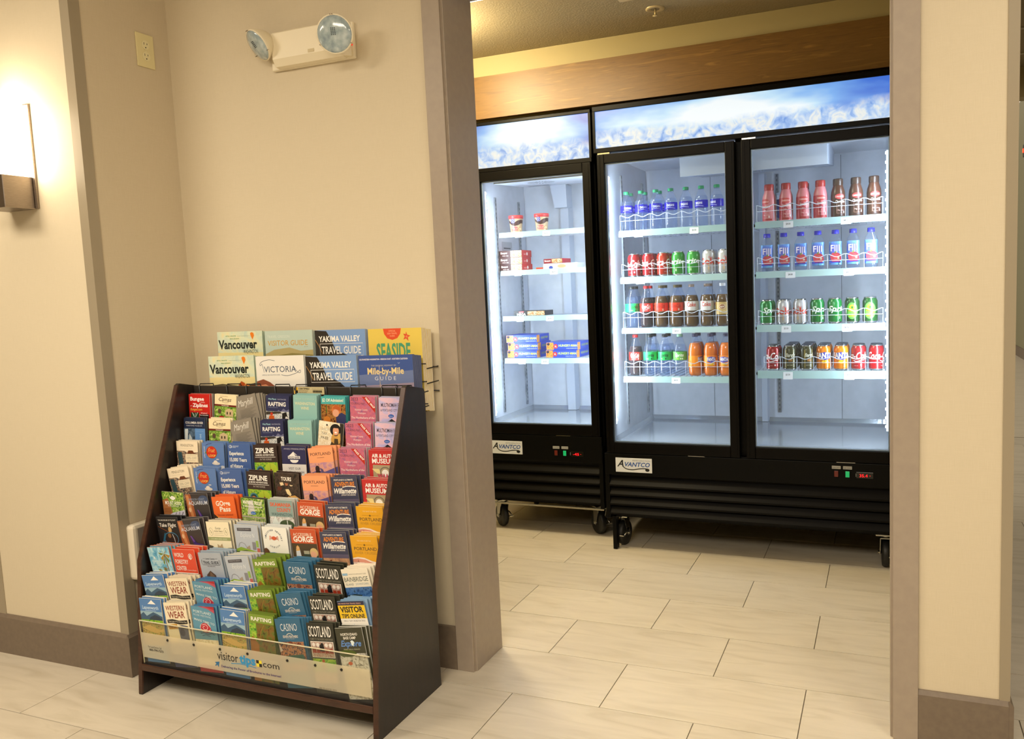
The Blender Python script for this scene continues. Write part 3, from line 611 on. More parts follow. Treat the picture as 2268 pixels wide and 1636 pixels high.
SEAM = mat('liner_seam', '5a626c', 0.6)
for x in (0.86, 1.55): put('liner_seam', MB().box((x - 0.0012, 2.2245, 0.56), (x + 0.0012, 2.2258, 1.97), SEAM).mesh('liner_seam'), big, (-big.location.x, -big.location.y, 0))
put('air_duct', MB().prism([(1.124, 2.2255), (1.130, 2.190), (1.160, 2.190), (1.166, 2.2255)], 0.552, 1.905, EVAP, 'z').mesh('air_duct'), big, (-big.location.x, -big.location.y, 0))
put('air_duct', MB().prism([(-0.03, 2.1905), (-0.015, 2.15), (0.035, 2.15), (0.048, 2.1905)], 0.602, 1.80, EVAP, 'z').prism([(-0.055, 1.93), (0.045, 1.93), (0.048, 1.80), (-0.03, 1.80)], 2.10, 2.1905, EVAP, 'y').mesh('air_duct'), frz, (-frz.location.x, -frz.location.y, 0))
MB().box((0, 0, 0), (0.0006, 0.13, 0.17), mat('notice_sheet', 'a8aeb8', 0.6)).box((0.0006, 0.02, 0.13), (0.0009, 0.11, 0.137), DARKSLOT).box((0.0006, 0.02, 0.11), (0.0009, 0.10, 0.117), DARKSLOT).box((0.0006, 0.02, 0.09), (0.0009, 0.11, 0.097), DARKSLOT).obj('notice', frz, (-0.2645 - frz.location.x, 1.86 - 1.6, 1.44))
MB().lathe([(0.0, 0.0), (0.010, 0.004), (0.011, 0.03), (0.011, 0.10), (0.0, 0.10)], mat('thermometer_blue', '2a3070', 0.3), 12).lathe([(0.013, 0.10), (0.013, 0.135)], EVAP, 12).obj('thermometer', big, (1.235 - big.location.x, 2.19 - 1.455, 1.66))
MB().box((-0.015, -0.02, 0), (0.004, 0.02, 0.17), BLK).obj('skirt_post', big, (0.492 - big.location.x, 0.035, 0.003))
def P4(x): return '$%.2f' % x
# shelves
for z, rl, tg, og in ((1.606, 0.030, [(0.618, 5.5), (0.90, 5.5)], 0.072), (1.372, 0.030, [(0.62, 3.5)], 0.062), (1.115, 0.026, [(0.80, 4.5)], 0.077), (0.868, 0.029, [(0.79, 4.5)], 0.072)):
    shelf(big, 0.517, 1.130, 1.62, 2.19, z, rl, [(a, P4(b)) for a, b in tg], (0.522, 1.076, 7), og)
for z, rl, tg, og in ((1.606, 0.030, [(1.345, 4), (1.60, 4)], 0.072), (1.371, 0.029, [(1.352, 4), (1.61, 4)], 0.062), (1.118, 0.032, [(1.33, 3.5), (1.602, 3.5)], 0.064), (0.898, 0.035, [(1.335, 3.5), (1.61, 3.5)], 0.062)):
    shelf(big, 1.195, 1.766, 1.62, 2.19, z, rl, [(a, P4(b)) for a, b in tg], (1.200 if z > 1 else 1.224, 1.756, 7), og)
for z, tg in ((1.650, [(-0.115, 5), (0.05, 5)]), (1.440, [(-0.13, 6), (0.085, 6)]), (1.186, [(-0.13, 6), (0.05, 6)]), (0.948, [(-0.13, 5), (0.01, 5)])):
    shelf(frz, -0.235, 0.336, 1.78, 2.15, z, 0.026, [(a, P4(b)) for a, b in tg], None, 0)
# ================================================================ drinks and frozen food
ALU = mat('aluminium', 'c4c6ca', 0.22, 1.0); PET = glass_mat('clear_plastic', 'f4f8ff', 'e4ecff', 0.035, 0.06, 1.42)
def metal_paint(k, c): return mat(k, c, 0.28, 0.25, coat=0.3)
CANPROF = [(0.0255, 0.0), (0.0325, 0.009), (0.0330, 0.014), (0.0330, 0.100), (0.0300, 0.107), (0.0268, 0.1135)]
def make_can(label, cat_, body, ops, top='c4c6ca'):
    c = thing('drink_can', label, 'can')
    MB().lathe(CANPROF, metal_paint('can_' + body, body), 28, cap=False).obj('can_body', c)
    MB().lathe([(0.0268, 0.1135), (0.0272, 0.118), (0.0262, 0.1195), (0.0248, 0.1165), (0.0, 0.1165)], ALU, 28).lathe([(0.007, 0.1166), (0.0075, 0.118), (0.0, 0.118)], ALU, 10, (0, -0.006, 0)).obj('can_lid', c)
    MB().lathe([(0.0240, 0.0), (0.0257, 0.0001), (0.0327, 0.0092), (0.0322, 0.0095)], ALU, 28, cap=False).obj('can_base', c)
    put('label_print', print_mesh('label_print', ops, 100, 86, wrap=(0.0330,)), c, (0, 0, 0.014))
    return c
SODA = [(0.0, 0.003), (0.020, 0.001), (0.029, 0.004), (0.0345, 0.016), (0.0350, 0.034), (0.0325, 0.052), (0.0325, 0.066), (0.0352, 0.078), (0.0352, 0.120), (0.0350, 0.128), (0.0310, 0.150), (0.0215, 0.174), (0.0142, 0.190), (0.0132, 0.198)]
WATER = [(0.0, 0.004), (0.022, 0.001), (0.030, 0.006), (0.0318, 0.02), (0.0303, 0.028), (0.0318, 0.036), (0.0303, 0.046), (0.0318, 0.056), (0.0303, 0.066), (0.0320, 0.078), (0.0322, 0.086), (0.0322, 0.128), (0.0310, 0.140), (0.0225, 0.162), (0.0142, 0.176), (0.0130, 0.184)]
def inset(prof, d, zmax):
    out = []
    for i, (r, z) in enumerate(prof):
        if z <= zmax: out.append((max(0, r - d), max(z, 0.004)))
    r0, z0 = prof[len(out) - 1]; r1, z1 = prof[min(len(out), len(prof) - 1)]; f = (zmax - z0) / (z1 - z0) if z1 > z0 else 0
    out.append((r0 + (r1 - r0) * f - d, zmax)); out.append((0, zmax)); return out
def make_bottle(label, prof, liquid, level, cap, lab, z0, z1, ops, caph=0.014, capr=0.0145):
    b = thing('drink_bottle', label, 'bottle'); top = prof[-1][1]; r = 0.0352 if prof is SODA else 0.0322
    MB().lathe(prof, PET, 28, cap=False).lathe([(0.0162, top - 0.004), (0.0162, top - 0.001)], PET, 20).obj('bottle_shell', b)
    if liquid: MB().lathe(inset(prof, 0.0012, level), liquid, 28, cap=False).obj('drink', b)
    MB().lathe([(capr, top), (capr, top + caph - 0.001), (capr - 0.001, top + caph), (0, top + caph)], mat('cap_' + cap, cap, 0.4), 20, cap=False).obj('cap', b)
    MB().lathe([(r + 0.0005, z0), (r + 0.0005, z1)], lab, 28, cap=False).obj('label', b)
    put('label_print', print_mesh('label_print', ops, 110, (z1 - z0) * 1000, wrap=(r + 0.0006,)), b, (0, 0, z0))
    return b
COLA = mat('cola', '2a120a', 0.08, spec=0.6); COLA_REFL = mat('cola_reflection_amber', '5a3c14', 0.10, spec=0.6)  # the amber tone paints the glass reflection into the dark drink
ORANGE = noise_mat('orange_soda', ['e06a08', 'ee7c10'], 8, rough=0.15); CLEARD = glass_mat('clear_drink', 'eaf0f8', 'd4dce8', 0.06, 0.05, 1.33)
GRNL = mat('green_label', '1fb457', 0.4); REDL = mat('red_label', 'c8281e', 0.4); REDL2 = mat('orange_red_label', 'd8361c', 0.4); WHTL = mat('white_label', 'cfcac8', 0.4)
RBL = mat('root_beer_label', 'b89a5c', 0.4); GR2 = mat('lime_label', '5fb24c', 0.4); ORL = mat('orange_label', 'f08a18', 0.4); BLUL = glass_mat('blue_film_label', '5a50e8', '3a34c8', 0.62, 0.1)
SC = {'sh': 0.35, 'b': 0.5}
cola_ops = lambda t, x, w_: [('t', t, x, 46, w_, 34, 'f0ece8', SC), ('c', [(30, 52), (45, 57), (62, 52), (80, 50)], 3, 'f0ece8'), ('t', 'ORIGINAL TASTE', 36, 60, 26, 4, 'e8c8c0'), ('r', 62, 70, 68, 78, 'd8d0d0'), ('t', '12 FL OZ', 34, 78, 18, 3.5, 'e8c8c0')]
sprite_ops = lambda t, x, w_: [('t', t, x, 42, w_, 26, 'e8f0e0', {'sh': 0.3, 'b': 0.8}), ('t', 'ZERO SUGAR', 34, 64, 26, 4, 'c8e840'), ('r', 52, 66, 58, 78, 'b8e0a8')]
CANS = {
    'cola_a': (['red cola can'], '8e1216', cola_ops('Coca-Cola', -30, 128)), 'cola_b': (['orange-red cola can'], 'a42a16', cola_ops('Coca-Cola', -30, 128)),
    'sprite': (['green lemon-lime can'], '2c8a30', sprite_ops('Sprite', 0, 100)), 'sprite_d': (['deep green can'], '187030', sprite_ops('Sprite', 0, 100)),
    'diet': (['silver diet cola can'], 'b4b0b0', [('t', 'Diet', 50, 22, 22, 10, 'c83020', {'sh': 0.3}), ('t', 'Coke', 0, 50, 106, 30, 'c4341c', {'b': 0.9}), ('r', 50, 50, 56, 78, 'd8b48c')]),
    'lime': (['green-and-yellow fruit can'], '1c4a1c', [('e', 50, 42, 27, 38, '5ab83c'), ('e', 50, 26, 12, 12, 'e8a020'), ('e', 51, 26, 5, 6, '1f6a20'), ('t', 'Mango', 34, 44, 32, 6, 'e89818', {'b': .5}), ('r', 31, 46, 69, 56, '6cc044'), ('s', [(64, 38), (66, 50), (60, 60), (50, 62)], 5, 'd8a41c'), ('t', 'SELTZER', 36, 68, 28, 6, 'e8901c', {'b': .4})]),
    'root': (['dark olive-gold root beer can'], '3c3a1e', [('r', 28, 0, 34, 86, '8a7a38'), ('r', 64, 0, 68, 86, '7a6c34'), ('t', "Barq's", 30, 34, 44, 18, 'd8d4c0', SC), ('r', 42, 44, 60, 56, '8a5a1c'), ('t', 'ROOT BEER', 36, 76, 26, 5, 'c8c4a8')]),
    'fanta': (['orange soda can'], 'd8780c', [('p', [(22, 18), (50, 12), (78, 18), (76, 44), (50, 50), (24, 44)], '3a3a98'), ('t', 'FANTA', 8, 41, 84, 26, 'eee8e4', {'b': 1.2}), ('e', 50, 58, 14, 8, 'f0b418'), ('e', 62, 58, 5, 5, 'a8c8a0')])}
BOT = {
    'water': (['water bottle with green cap'], WATER, CLEARD, 0.150, '1f8a58', BLUL, 0.094, 0.128, [('t', 'DASANI', 38, 20, 36, 12, 'e8ecff', {'b': .3}), ('s', [(30, 28), (50, 25), (80, 30)], 1.5, 'c8d0ff')]),
    'sprite0': (['clear soda bottle with green label'], SODA, CLEARD, 0.160, '1a1c1a', GRNL, 0.082, 0.124, [('t', 'Sprite', 36, 24, 44, 17, '12301c', {'sh': .3, 'b': .6}), ('r', 40, 33, 52, 35, 'd8e840'), ('e', 66, 34, 3.4, 4, '12301c')]),
    'sprite1': (['clear soda bottle with pale lettering'], SODA, CLEARD, 0.160, '8aa890', GR2, 0.082, 0.124, [('t', 'Sprite', 34, 24, 44, 17, 'ecf4e4', {'sh': .3, 'b': .6}), ('r', 40, 33, 52, 35, 'd8e840'), ('e', 62, 34, 4, 4, 'd8e8c8'), ('e', 71, 34, 4, 4, 'd8e8c8')]),
    'coke': (['cola bottle with red label'], SODA, COLA, 0.152, 'b41c1c', REDL, 0.082, 0.124, [('t', 'Coca-Cola', 32, 24, 46, 19, 'f0e8e4', SC), ('s', [(34, 27), (55, 29), (76, 26)], 1.6, 'f0e8e4'), ('r', 72, 30, 76, 38, 'e8d8d0'), ('r', 38, 34, 62, 35.2, 'e0a8a0')]),
    'zero': (['dark cola bottle with orange-red label'], SODA, COLA_REFL, 0.158, '5a4a2c', REDL2, 0.082, 0.124, [('t', 'Coca-Cola', 30, 24, 48, 19, 'a81c10', SC), ('r', 64, 29, 70, 39, 'd8b8a8')]),
    'dietb': (['dark cola bottle with white label'], SODA, COLA_REFL, 0.158, '8a7468', WHTL, 0.082, 0.128, [('t', 'Coke', 34, 26, 46, 22, 'c43a20', {'b': .5})]),
    'rootb': (['root beer bottle with tan label'], SODA, COLA_REFL, 0.158, 'd8d4d8', RBL, 0.060, 0.120, [('e', 55, 22, 16, 12, '8a4a20'), ('o', 55, 22, 16, 12, 1.6, 'e8d8b8'), ('t', 'A&W', 43, 27, 24, 10, 'f0e8d8', {'sh': .3, 'b': .4}), ('t', 'ROOT BEER', 42, 44, 26, 4, 'e8d4a8')]),
    'fantab': (['orange soda bottle with orange label'], SODA, ORANGE, 0.166, '3a3450', ORL, 0.046, 0.104, [('p', [(32, 8), (55, 4), (78, 9), (76, 30), (55, 35), (34, 30)], '4438a0'), ('t', 'FANTA', 33, 26, 44, 17, 'f0ece8', {'b': 1.1}), ('e', 55, 42, 12, 6, 'f0b818'), ('e', 68, 41, 4, 4, 'b8b8a8')])}
def milk(label, body, stripe, side, cap, text, low):
    b = thing('milk_bottle', label, 'bottle')
    MB().lathe([(0.0, 0.002), (0.028, 0.0), (0.0318, 0.006), (0.0318, 0.10), (0.030, 0.118), (0.0235, 0.138), (0.0205, 0.148)], mat('milk_' + body, body, 0.3), 28, cap=False).obj('bottle_body', b)
    MB().lathe([(0.0215, 0.146), (0.0225, 0.150), (0.0225, 0.172), (0.0205, 0.176), (0, 0.176)], mat('milkcap_' + cap, cap, 0.35), 24, cap=False).obj('cap', b)
    ops = [('r', 0, 0, 44, 100, side), ('r', 22, 92, 78, 100, stripe), ('e', 46, 12, 22, 12, low), ('t', 'DARIGOLD', 27, 16, 38, 8, 'e8c8c0', {'b': .5}), ('t', text, 26, 40, 44, 12, 'f0e4dc', SC),
           ('e', 44, 52, 10, 9, side), ('t', 'MILK', 38, 55, 12, 5, 'f0d8c8'), ('t', '14g', 34, 76, 12, 6, 'e8c0b8'), ('t', 'protein', 50, 76, 16, 5, 'e8c0b8'), ('r', 62, 78, 67, 88, 'dcd0cc'), ('s', [(33, 44), (33, 88), (58, 88)], 0.8, 'e8b8a8')]
    put('label_print', print_mesh('label_print', ops, 92, 100, wrap=(0.0318,)), b, (0, 0, 0.006)); return b
def square_water(label):
    b = thing('water_bottle', label, 'bottle')
    MB().lathe([(0.0, 0.003), (0.024, 0.001), (0.028, 0.008), (0.028, 0.126), (0.025, 0.140), (0.014, 0.156), (0.0125, 0.164)], PET, 32, sq=0.55, cap=False).obj('bottle_shell', b)
    MB().lathe([(0.0, 0.004), (0.0265, 0.004), (0.0270, 0.122), (0, 0.122)], CLEARD, 32, sq=0.55, cap=False).obj('drink', b)
    MB().lathe([(0.0165, 0.162), (0.0160, 0.180), (0.0, 0.181)], mat('cobalt_cap', '2e2ea8', 0.4), 20, cap=False).obj('cap', b)
    MB().lathe([(0.0284, 0.020), (0.0284, 0.126)], noise_mat('blue_ocean_label', ['5a5cb4', '5470bc', '5c9cc4', '7cb4cc'], 14, rough=0.3), 32, sq=0.55, cap=False).obj('label', b)
    ops = [('t', 'FIJI', 9, 44, 38, 30, 'dcd0d4', {'b': .25}), ('p', [(6, 66), (16, 52), (28, 50), (42, 52), (54, 62), (56, 84), (44, 96), (22, 97), (10, 86)], 'a83440'), ('e', 34, 72, 12, 14, 'bc4844'), ('p', [(22, 54), (30, 44), (36, 46), (30, 54)], '6a7a30'), ('e', 43, 76, 5, 5, 'b0a890'), ('r', 2, 92, 54, 97, '3a309a')]
    put('label_print', print_mesh('label_print', ops, 56, 106), b, (0, -0.0284, 0.020)); return b
ORD = ['leftmost', 'second from left', 'third from left', 'fourth from left', 'fifth from left', 'sixth from left', 'rightmost']
def row(kinds, xs, y, z, where, spins, group, deep=None):
    """one row of goods on a shelf front, each a thing of its own; deep = how many stand behind each"""
    for i, (k, x) in enumerate(zip(kinds, xs)):
        base = get(k); desc = base[1]
        place(base, (x, y, z), '%s, %s on %s' % (desc, ORD[i], where), spins[i], group)
        for j in range((deep or [0] * 9)[i]):
            place(base, (x, y + 0.068 * (j + 1), z), '%s%s behind the %s one, %s' % (['', 'second ', 'third '][j], desc, ORD[i], where), spins[i] + 0.4, group + ', back rows of the %s lane' % ORD[i])
PROTO = {}
def get(k):
    if k in PROTO: return PROTO[k]
    if k in CANS: l, body, ops = CANS[k]; o = make_can(l[0], k, body, ops); d = l[0]
    elif k in BOT: a = BOT[k]; o = make_bottle(a[0][0], *a[1:]); d = a[0][0]
    elif k == 'straw': d = 'pink milk bottle with red cap'; o = milk(d, 'c47478', 'a02424', 'a83440', '982c28', 'Strawberry', 'b83a38')
    elif k == 'choc': d = 'brown milk bottle with brown cap'; o = milk(d, '4c2e20', '3a2014', '402818', '38261c', 'Chocolate', 'b83a38')
    elif k == 'sqw': d = 'square water bottle with blue cap'; o = square_water(d)
    PROTO[k] = [o, d, False]; return PROTO[k]
def place(base, loc, label, rz, group):
    if not base[2]: o = base[0]; base[2] = True; o.location = loc; o.rotation_euler = (0, 0, rz); o['label'] = label; o['group'] = group
    else: o = dup(base[0], loc, label, group, rz)
    if 'behind' not in label: del o['group']
    return o
XA = [0.557 + 0.0776 * i for i in range(7)]; XB = [1.240 + 0.0776 * i for i in range(7)]
ys_ = 1.664; V = lambda i, s: 0.34 + s
W1 = 'first shelf, left door'; W2_ = 'second shelf, left door'; W3 = 'third shelf, left door'; W4 = 'fourth shelf, left door'
row(['water'] * 7, [0.545 + 0.0765 * i for i in range(7)], ys_, 1.606, W1, [.45, .6, .35, .15, -.1, -.25, -.6], 'water bottles', [1, 1, 1, 0, 0, 0, 0])
row(['cola_a', 'cola_a', 'cola_b', 'sprite', 'sprite', 'diet', 'diet'], [0.575 + 0.0767 * i for i in range(7)], ys_, 1.3725, W2_, [-.15, .75, .85, -.3, -.35, .05, .0], 'drink cans left door', [1, 1, 1, 0, 0, 1, 0])
row(['sprite0', 'coke', 'zero', 'zero', 'dietb', 'dietb', 'rootb'], XA, ys_, 1.1155, W3, [.5, .2, .1, .2, .1, 0, .1], 'soda bottles left door', [1, 1, 1, 1, 0, 1, 0])
row(['coke', 'sprite0', 'sprite0', 'sprite1', 'fantab', 'fantab', 'fantab'], [x + 0.012 for x in XA], ys_, 0.8685, W4, [.1, .1, 0, .1, 1.2, .3, -.2], 'lower soda bottles left door', [0, 1, 1, 0, 1, 1, 0])
Q1 = 'first shelf, right door'; Q2 = 'second shelf, right door'; Q3 = 'third shelf, right door'; Q4 = 'fourth shelf, right door'
row(['straw'] * 4 + ['choc'] * 3, [x + 0.013 for x in XB], ys_, 1.6065, Q1, [-.5, .1, .2, .2, .3, .2, .2], 'milk bottles', [0, 0, 1, 0, 0, 0, 0])
row(['sqw'] * 7, XB, ys_, 1.3715, Q2, [.1, .08, .05, .02, 0, 0, 0], 'square water bottles')
row(['sprite_d', 'diet', 'diet', 'sprite_d', 'sprite_d', 'lime', 'lime'], [x - 0.005 for x in XB], ys_, 1.1185, Q3, [1.0, -.05, -.35, .75, .6, 0, 0], 'drink cans right door', [1, 1, 0, 0, 0, 0, 0])
row(['cola_a', 'root', 'root', 'fanta', 'fanta', 'cola_a', 'cola_a'], [x + 0.022 for x in XB], ys_, 0.8985, Q4, [-.1, .1, .4, .2, .1, -.1, 1.1], 'lower drink cans right door', [1, 3, 3, 2, 2, 1, 1])

# frozen food
def carton(name, label, w_, d_, h_, body, ops, sideops, loc, rz=0.0, cat_='box', group=None):
    t = thing(name, label, cat_, loc, group, rz)
    MB().box((-w_ / 2, 0, 0), (w_ / 2, d_, h_), mat('carton_' + body, body, 0.4), 0.001).obj('carton', t)
    put('front_print', print_mesh('front_print', ops, w_ * 1000, h_ * 1000, lift=0.0001), t)
    if sideops: put('side_print', print_mesh('side_print', sideops, d_ * 1000, h_ * 1000, lift=0.0001), t, (w_ / 2, d_ / 2, 0), (0, 0, PI / 2))
    return t
hm = lambda: [('r', 0, 0, 190, 42, '2c48b8'), ('r', 1, 1, 44, 41, 'food'), ('e', 12, 10, 9, 7, '2a2438'), ('e', 56, 22, 13, 13, 'c82420'), ('t', 'XL', 49, 27, 14, 10, 'f4e8e0', {'b': .5}), ('t', 'HUNGRY-MAN', 74, 24, 110, 13, 'c8d838', {'b': .8}), ('t', 'DOUBLE CHICKEN BOWLS', 120, 36, 62, 5, 'c8d4f0')]
hs = lambda: [('r', 0, 0, 200, 42, '2c48b8'), ('r', 1, 1, 44, 41, 'food'), ('t', 'HUNGRY-MAN', 62, 26, 110, 13, 'a8b838', {'b': .8})]
PX = [-0.147, 0.092]; n = 0
for s, cnt in ((0, 3), (1, 2)):
    for k in range(cnt):
        carton('meal_box', 'blue frozen dinner box, %s of the %s stack' % (['bottom', 'middle' if cnt == 3 else 'top', 'top'][k], ['left', 'right'][s]), 0.186, 0.19, 0.0425, '2c48b8', hm(), hs(), (PX[s] + (0.004 if k == 1 else 0), 1.812 + 0.004 * (k % 2), 0.9485 + k * 0.0432), R(1.5 * (k - 1)))
ck = lambda: [('r', 0, 0, 140, 40, '3c1410'), ('r', 70, 2, 138, 38, 'cookies'), ('t', 'Banquet', 8, 18, 42, 11, 'e8d0c8', {'b': .8, 'sh': .2}), ('t', 'POT PIE', 20, 32, 36, 6, 'e8d0c8')]
sr = lambda: [('r', 0, 0, 130, 40, 'b81c1c'), ('e', 70, 20, 9, 9, 'e8d8d0'), ('t', 'BAKED', 26, 26, 30, 8, 'e8c0b8')]
for k in range(3): carton('dessert_box', 'dark brown and red dessert box, %s of the left stack' % ['bottom', 'middle', 'top'][k], 0.140, 0.13, 0.0375, 'a81c1c', ck(), sr(), (-0.192, 1.815, 1.4405 + k * 0.0382 - 0.0), R([-2, 2, 0][k]))
carton('dessert_box', 'white ice cream bar box under the red one', 0.20, 0.12, 0.030, 'c8ccd4', [('r', 0, 0, 200, 30, 'c4ccd8'), ('e', 46, 22, 12, 9, '2c3c90'), ('e', 110, 16, 26, 10, 'b8926c'), ('t', 'ICE CREAM BARS', 140, 20, 52, 8, '8090b0')], None, (0.105, 1.815, 1.4405))
carton('dessert_box', 'red dessert box resting on the white box', 0.115, 0.11, 0.026, 'a81c34', [('r', 0, 0, 115, 26, '7a1420'), ('r', 50, 2, 113, 24, 'cookies'), ('t', 'Banquet', 6, 15, 36, 9, 'e8d0c8', {'b': .8})], [('r', 0, 0, 110, 26, 'a01830')], (0.062, 1.822, 1.4711), R(-3))
carton('snack_box', 'low tan snack box between the stacks on second freezer shelf', 0.05, 0.09, 0.014, '9a6a3c', [('r', 4, 3, 46, 11, 'b8301c')], None, (-0.035, 1.86, 1.4405), R(4))
carton('snack_box', 'black snack box lettered MEGA on the third freezer shelf', 0.19, 0.12, 0.027, '120e10', [('r', 0, 0, 190, 27, '14100f'), ('r', 84, 2, 188, 25, 'cookies'), ('t', 'MEGA', 18, 25, 56, 13, 'e8e4dc', {'b': .9}), ('p', [(30, 3), (62, 1), (60, 9), (32, 10)], 'b81c24'), ('t', 'Drumstick', 34, 8.4, 22, 4.5, 'f0d8d8', {'sh': .2})], None, (-0.092, 1.815, 1.1865))
def tub(label, loc, rz):
    t = thing('ice_cream_tub', label, 'tub', loc, None, rz)
    MB().lathe([(0.030, 0.0), (0.031, 0.002), (0.0385, 0.082)], mat('tub_paper', 'b89c80', 0.4), 28).obj('tub_body', t)
    MB().lathe([(0.0385, 0.078), (0.0415, 0.079), (0.0425, 0.096), (0.040, 0.0975), (0, 0.0965)], mat('tub_lid_red', 'c0383c', 0.35), 28).obj('lid', t)
    ops = [('r', 0, 0, 110, 82, 'b8a080'), ('p', [(0, 8), (18, 14), (34, 26), (50, 24), (66, 14), (84, 10), (110, 12), (110, 30), (84, 30), (70, 40), (50, 44), (34, 40), (16, 26), (0, 24)], '3c1c1c'), ('r', 30, 4, 50, 28, '3c3c8c'), ('o', 40, 12, 6, 6, 1.4, 'd8d4e0'), ('t', 'Blue Bunny', 32, 25, 16, 4, 'd8d4e0'),
           ('t', 'Fudge', 30, 56, 36, 12, 'c83858', {'b': .9, 'sh': .1}), ('t', 'Rounds', 28, 70, 42, 12, 'c83858', {'b': .9, 'sh': .1}), ('e', 78, 62, 12, 12, 'cookies')]
    put('tub_print', print_mesh('tub_print', ops, 110, 82, wrap=(0.0305, 0.0388)[::-1]), t)
    return t
tub('ice cream tub with red lid, left one on first freezer shelf', (-0.165, 1.85, 1.6505), 0.35)
tub('ice cream tub with red lid, right one on first freezer shelf', (-0.008, 1.85, 1.6505), 0.35)
# ================================================================ leaflet rack
ESP = noise_mat('espresso_wood', ['150e0b', '1c1410', '221711'], 12, (6, 6, 0.7), 0.38, 5, coat=0.15)
ESPE = noise_mat('worn_wood_edge', ['2e1a10', '43281a', '3a2216'], 14, (1, 1, 4), 0.38, 5)
BLKW = mat('black_wire', '0c0c0c', 0.35)
rk = thing('leaflet_rack', 'tall dark wooden leaflet rack standing in the alcove', 'rack', (-0.138, -0.2, 0))
L = (0.138, 0.2, 0)
side = [(-0.024, 0.0), (-0.392, 0.0), (-0.390, 0.02), (-0.350, 0.462), (-0.344, 0.476), (-0.134, 1.040), (-0.124, 1.045), (-0.030, 1.024), (-0.024, 1.014)]
for x0, x1 in ((-0.628, -0.612), (0.336, 0.352)):
    p = put('side_panel', MB().prism(side, x0, x1, ESP).mesh('side_panel'), rk, L)
    e = MB(); pr = [(-0.3925, 0.004), (-0.3505, 0.462), (-0.3445, 0.476), (-0.1345, 1.040)]
    for (ya, za), (yb_, zb) in zip(pr, pr[1:]): e.prism([(ya, za), (ya + 0.006, za), (yb_ + 0.006, zb), (yb_, zb)], x0 - 0.0003, x1 + 0.0003, ESPE)
    put('edge_band', e.mesh('edge_band'), p)
YT = [-.097, -.128, -.168, -.214, -.250, -.286, -.328, -.358, -.374]; ZT = [1.002, .921, .841, .759, .678, .599, .508, .418, .340]
YB = [-.105 - .0330 * k for k in range(9)]; HB = 0.226
put('bottom_shelf', MB().box((-0.6118, -0.383, 0.083), (0.3358, -0.03, 0.108), ESP).box((-0.6115, -0.386, 0.0835), (0.3355, -0.378, 0.1075), ESPE, 0.003).mesh('bottom_shelf'), rk, L)
put('back_board', MB().box((-0.6118, -0.040, 0.109), (0.3358, -0.030, 1.020), ESP).mesh('back_board'), rk, L)
put('top_board', MB().box((-0.6118, -0.064, 0.80), (0.3358, -0.056, 1.030), mat('bronze_panel', '2e2822', 0.4), 0.002).box((-0.6118, -0.0555, 0.98), (0.3358, -0.0405, 1.018), ESP).mesh('top_board'), rk, L)
st = MB().box((-0.6116, 0, 0), (0.3356, 0.031, 0.004), ESP).box((-0.6116, -0.0020, 0.004), (0.3356, 0.0, 0.018), ESP).mesh('step_shelf')
for k in range(8): put('step_shelf', st, rk, (L[0], L[1] + YB[k] - 0.003, ZT[k] - HB - 0.0045))
pb = MB()
for k in range(1, 9): pb = MB().box((-0.6117, YB[k] + 0.0285, ZT[k] - HB + 0.001), (0.3357, YB[k] + 0.0300, ZT[k - 1] - HB - 0.006), mat('step_riser', '15100e', 0.6)); put('step_riser', pb.mesh('step_riser'), rk, L)
# sticker on the top board
s = put('sticker', MB().box((-0.150, -0.0650, 1.004), (-0.020, -0.0642, 1.029), mat('sticker_cream', 'c8b88c', 0.45)).mesh('sticker'), rk, L)
ops = [('r', 2, 2, 18, 23, 'e0a818'), ('r', 2, 2, 10, 12, '101010'), ('r', 10, 12, 18, 23, '101010'), ('t', 'CERTIFIED', 22, 9, 46, 6, '2a2418', {'b': .6}), ('t', 'BROCHURE DISPLAY', 22, 15, 40, 3, '4a4230'), ('t', '800-799-7373', 22, 21, 34, 3, '4a4230'), ('t', 'Property of Certified', 80, 8, 44, 3, '4a4230')] + [('r', 82 + i * 2.6, 11, 83.4 + i * 2.6 + (i % 3) * 0.4, 19, '4a4230') for i in range(15)]
put('sticker_lettering', print_mesh('sticker_lettering', ops, 130, 25), s, (-0.085, -0.0650, 1.004))
# acrylic front
ACR = glass_mat('clear_acrylic', 'f6f6f0', 'ffffff', 0.02, 0.03, 1.45); FROST = glass_mat('frosted_band', 'f8f4e8', 'fff8e4', 0.50, 0.3, 1.3)
a = put('acrylic_front', MB().box((-0.6075, -0.0015, 0.0), (0.3315, 0.0015, 0.152), ACR).box((-0.6075, -0.0016, 0.1521), (0.3315, 0.0016, 0.1545), mat('polished_acrylic_edge', 'd8cfae', 0.2)).box((-0.6095, -0.0016, 0.0), (-0.6076, 0.0016, 0.1545), mat('polished_acrylic_edge', 'd8cfae', 0.2)).mesh('acrylic_front'), rk, (L[0], L[1] - 0.3745, 0.1085))
a.rotation_euler = (R(2.0), 0, 0)
b_ = put('frosted_band', MB().box((-0.605, -0.0020, 0.022), (0.3295, -0.0017, 0.112), FROST).mesh('frosted_band'), a)
T = lambda s_, x, y, w_, h_, c, **k: ('t', s_, x, y, w_, h_, c, k)
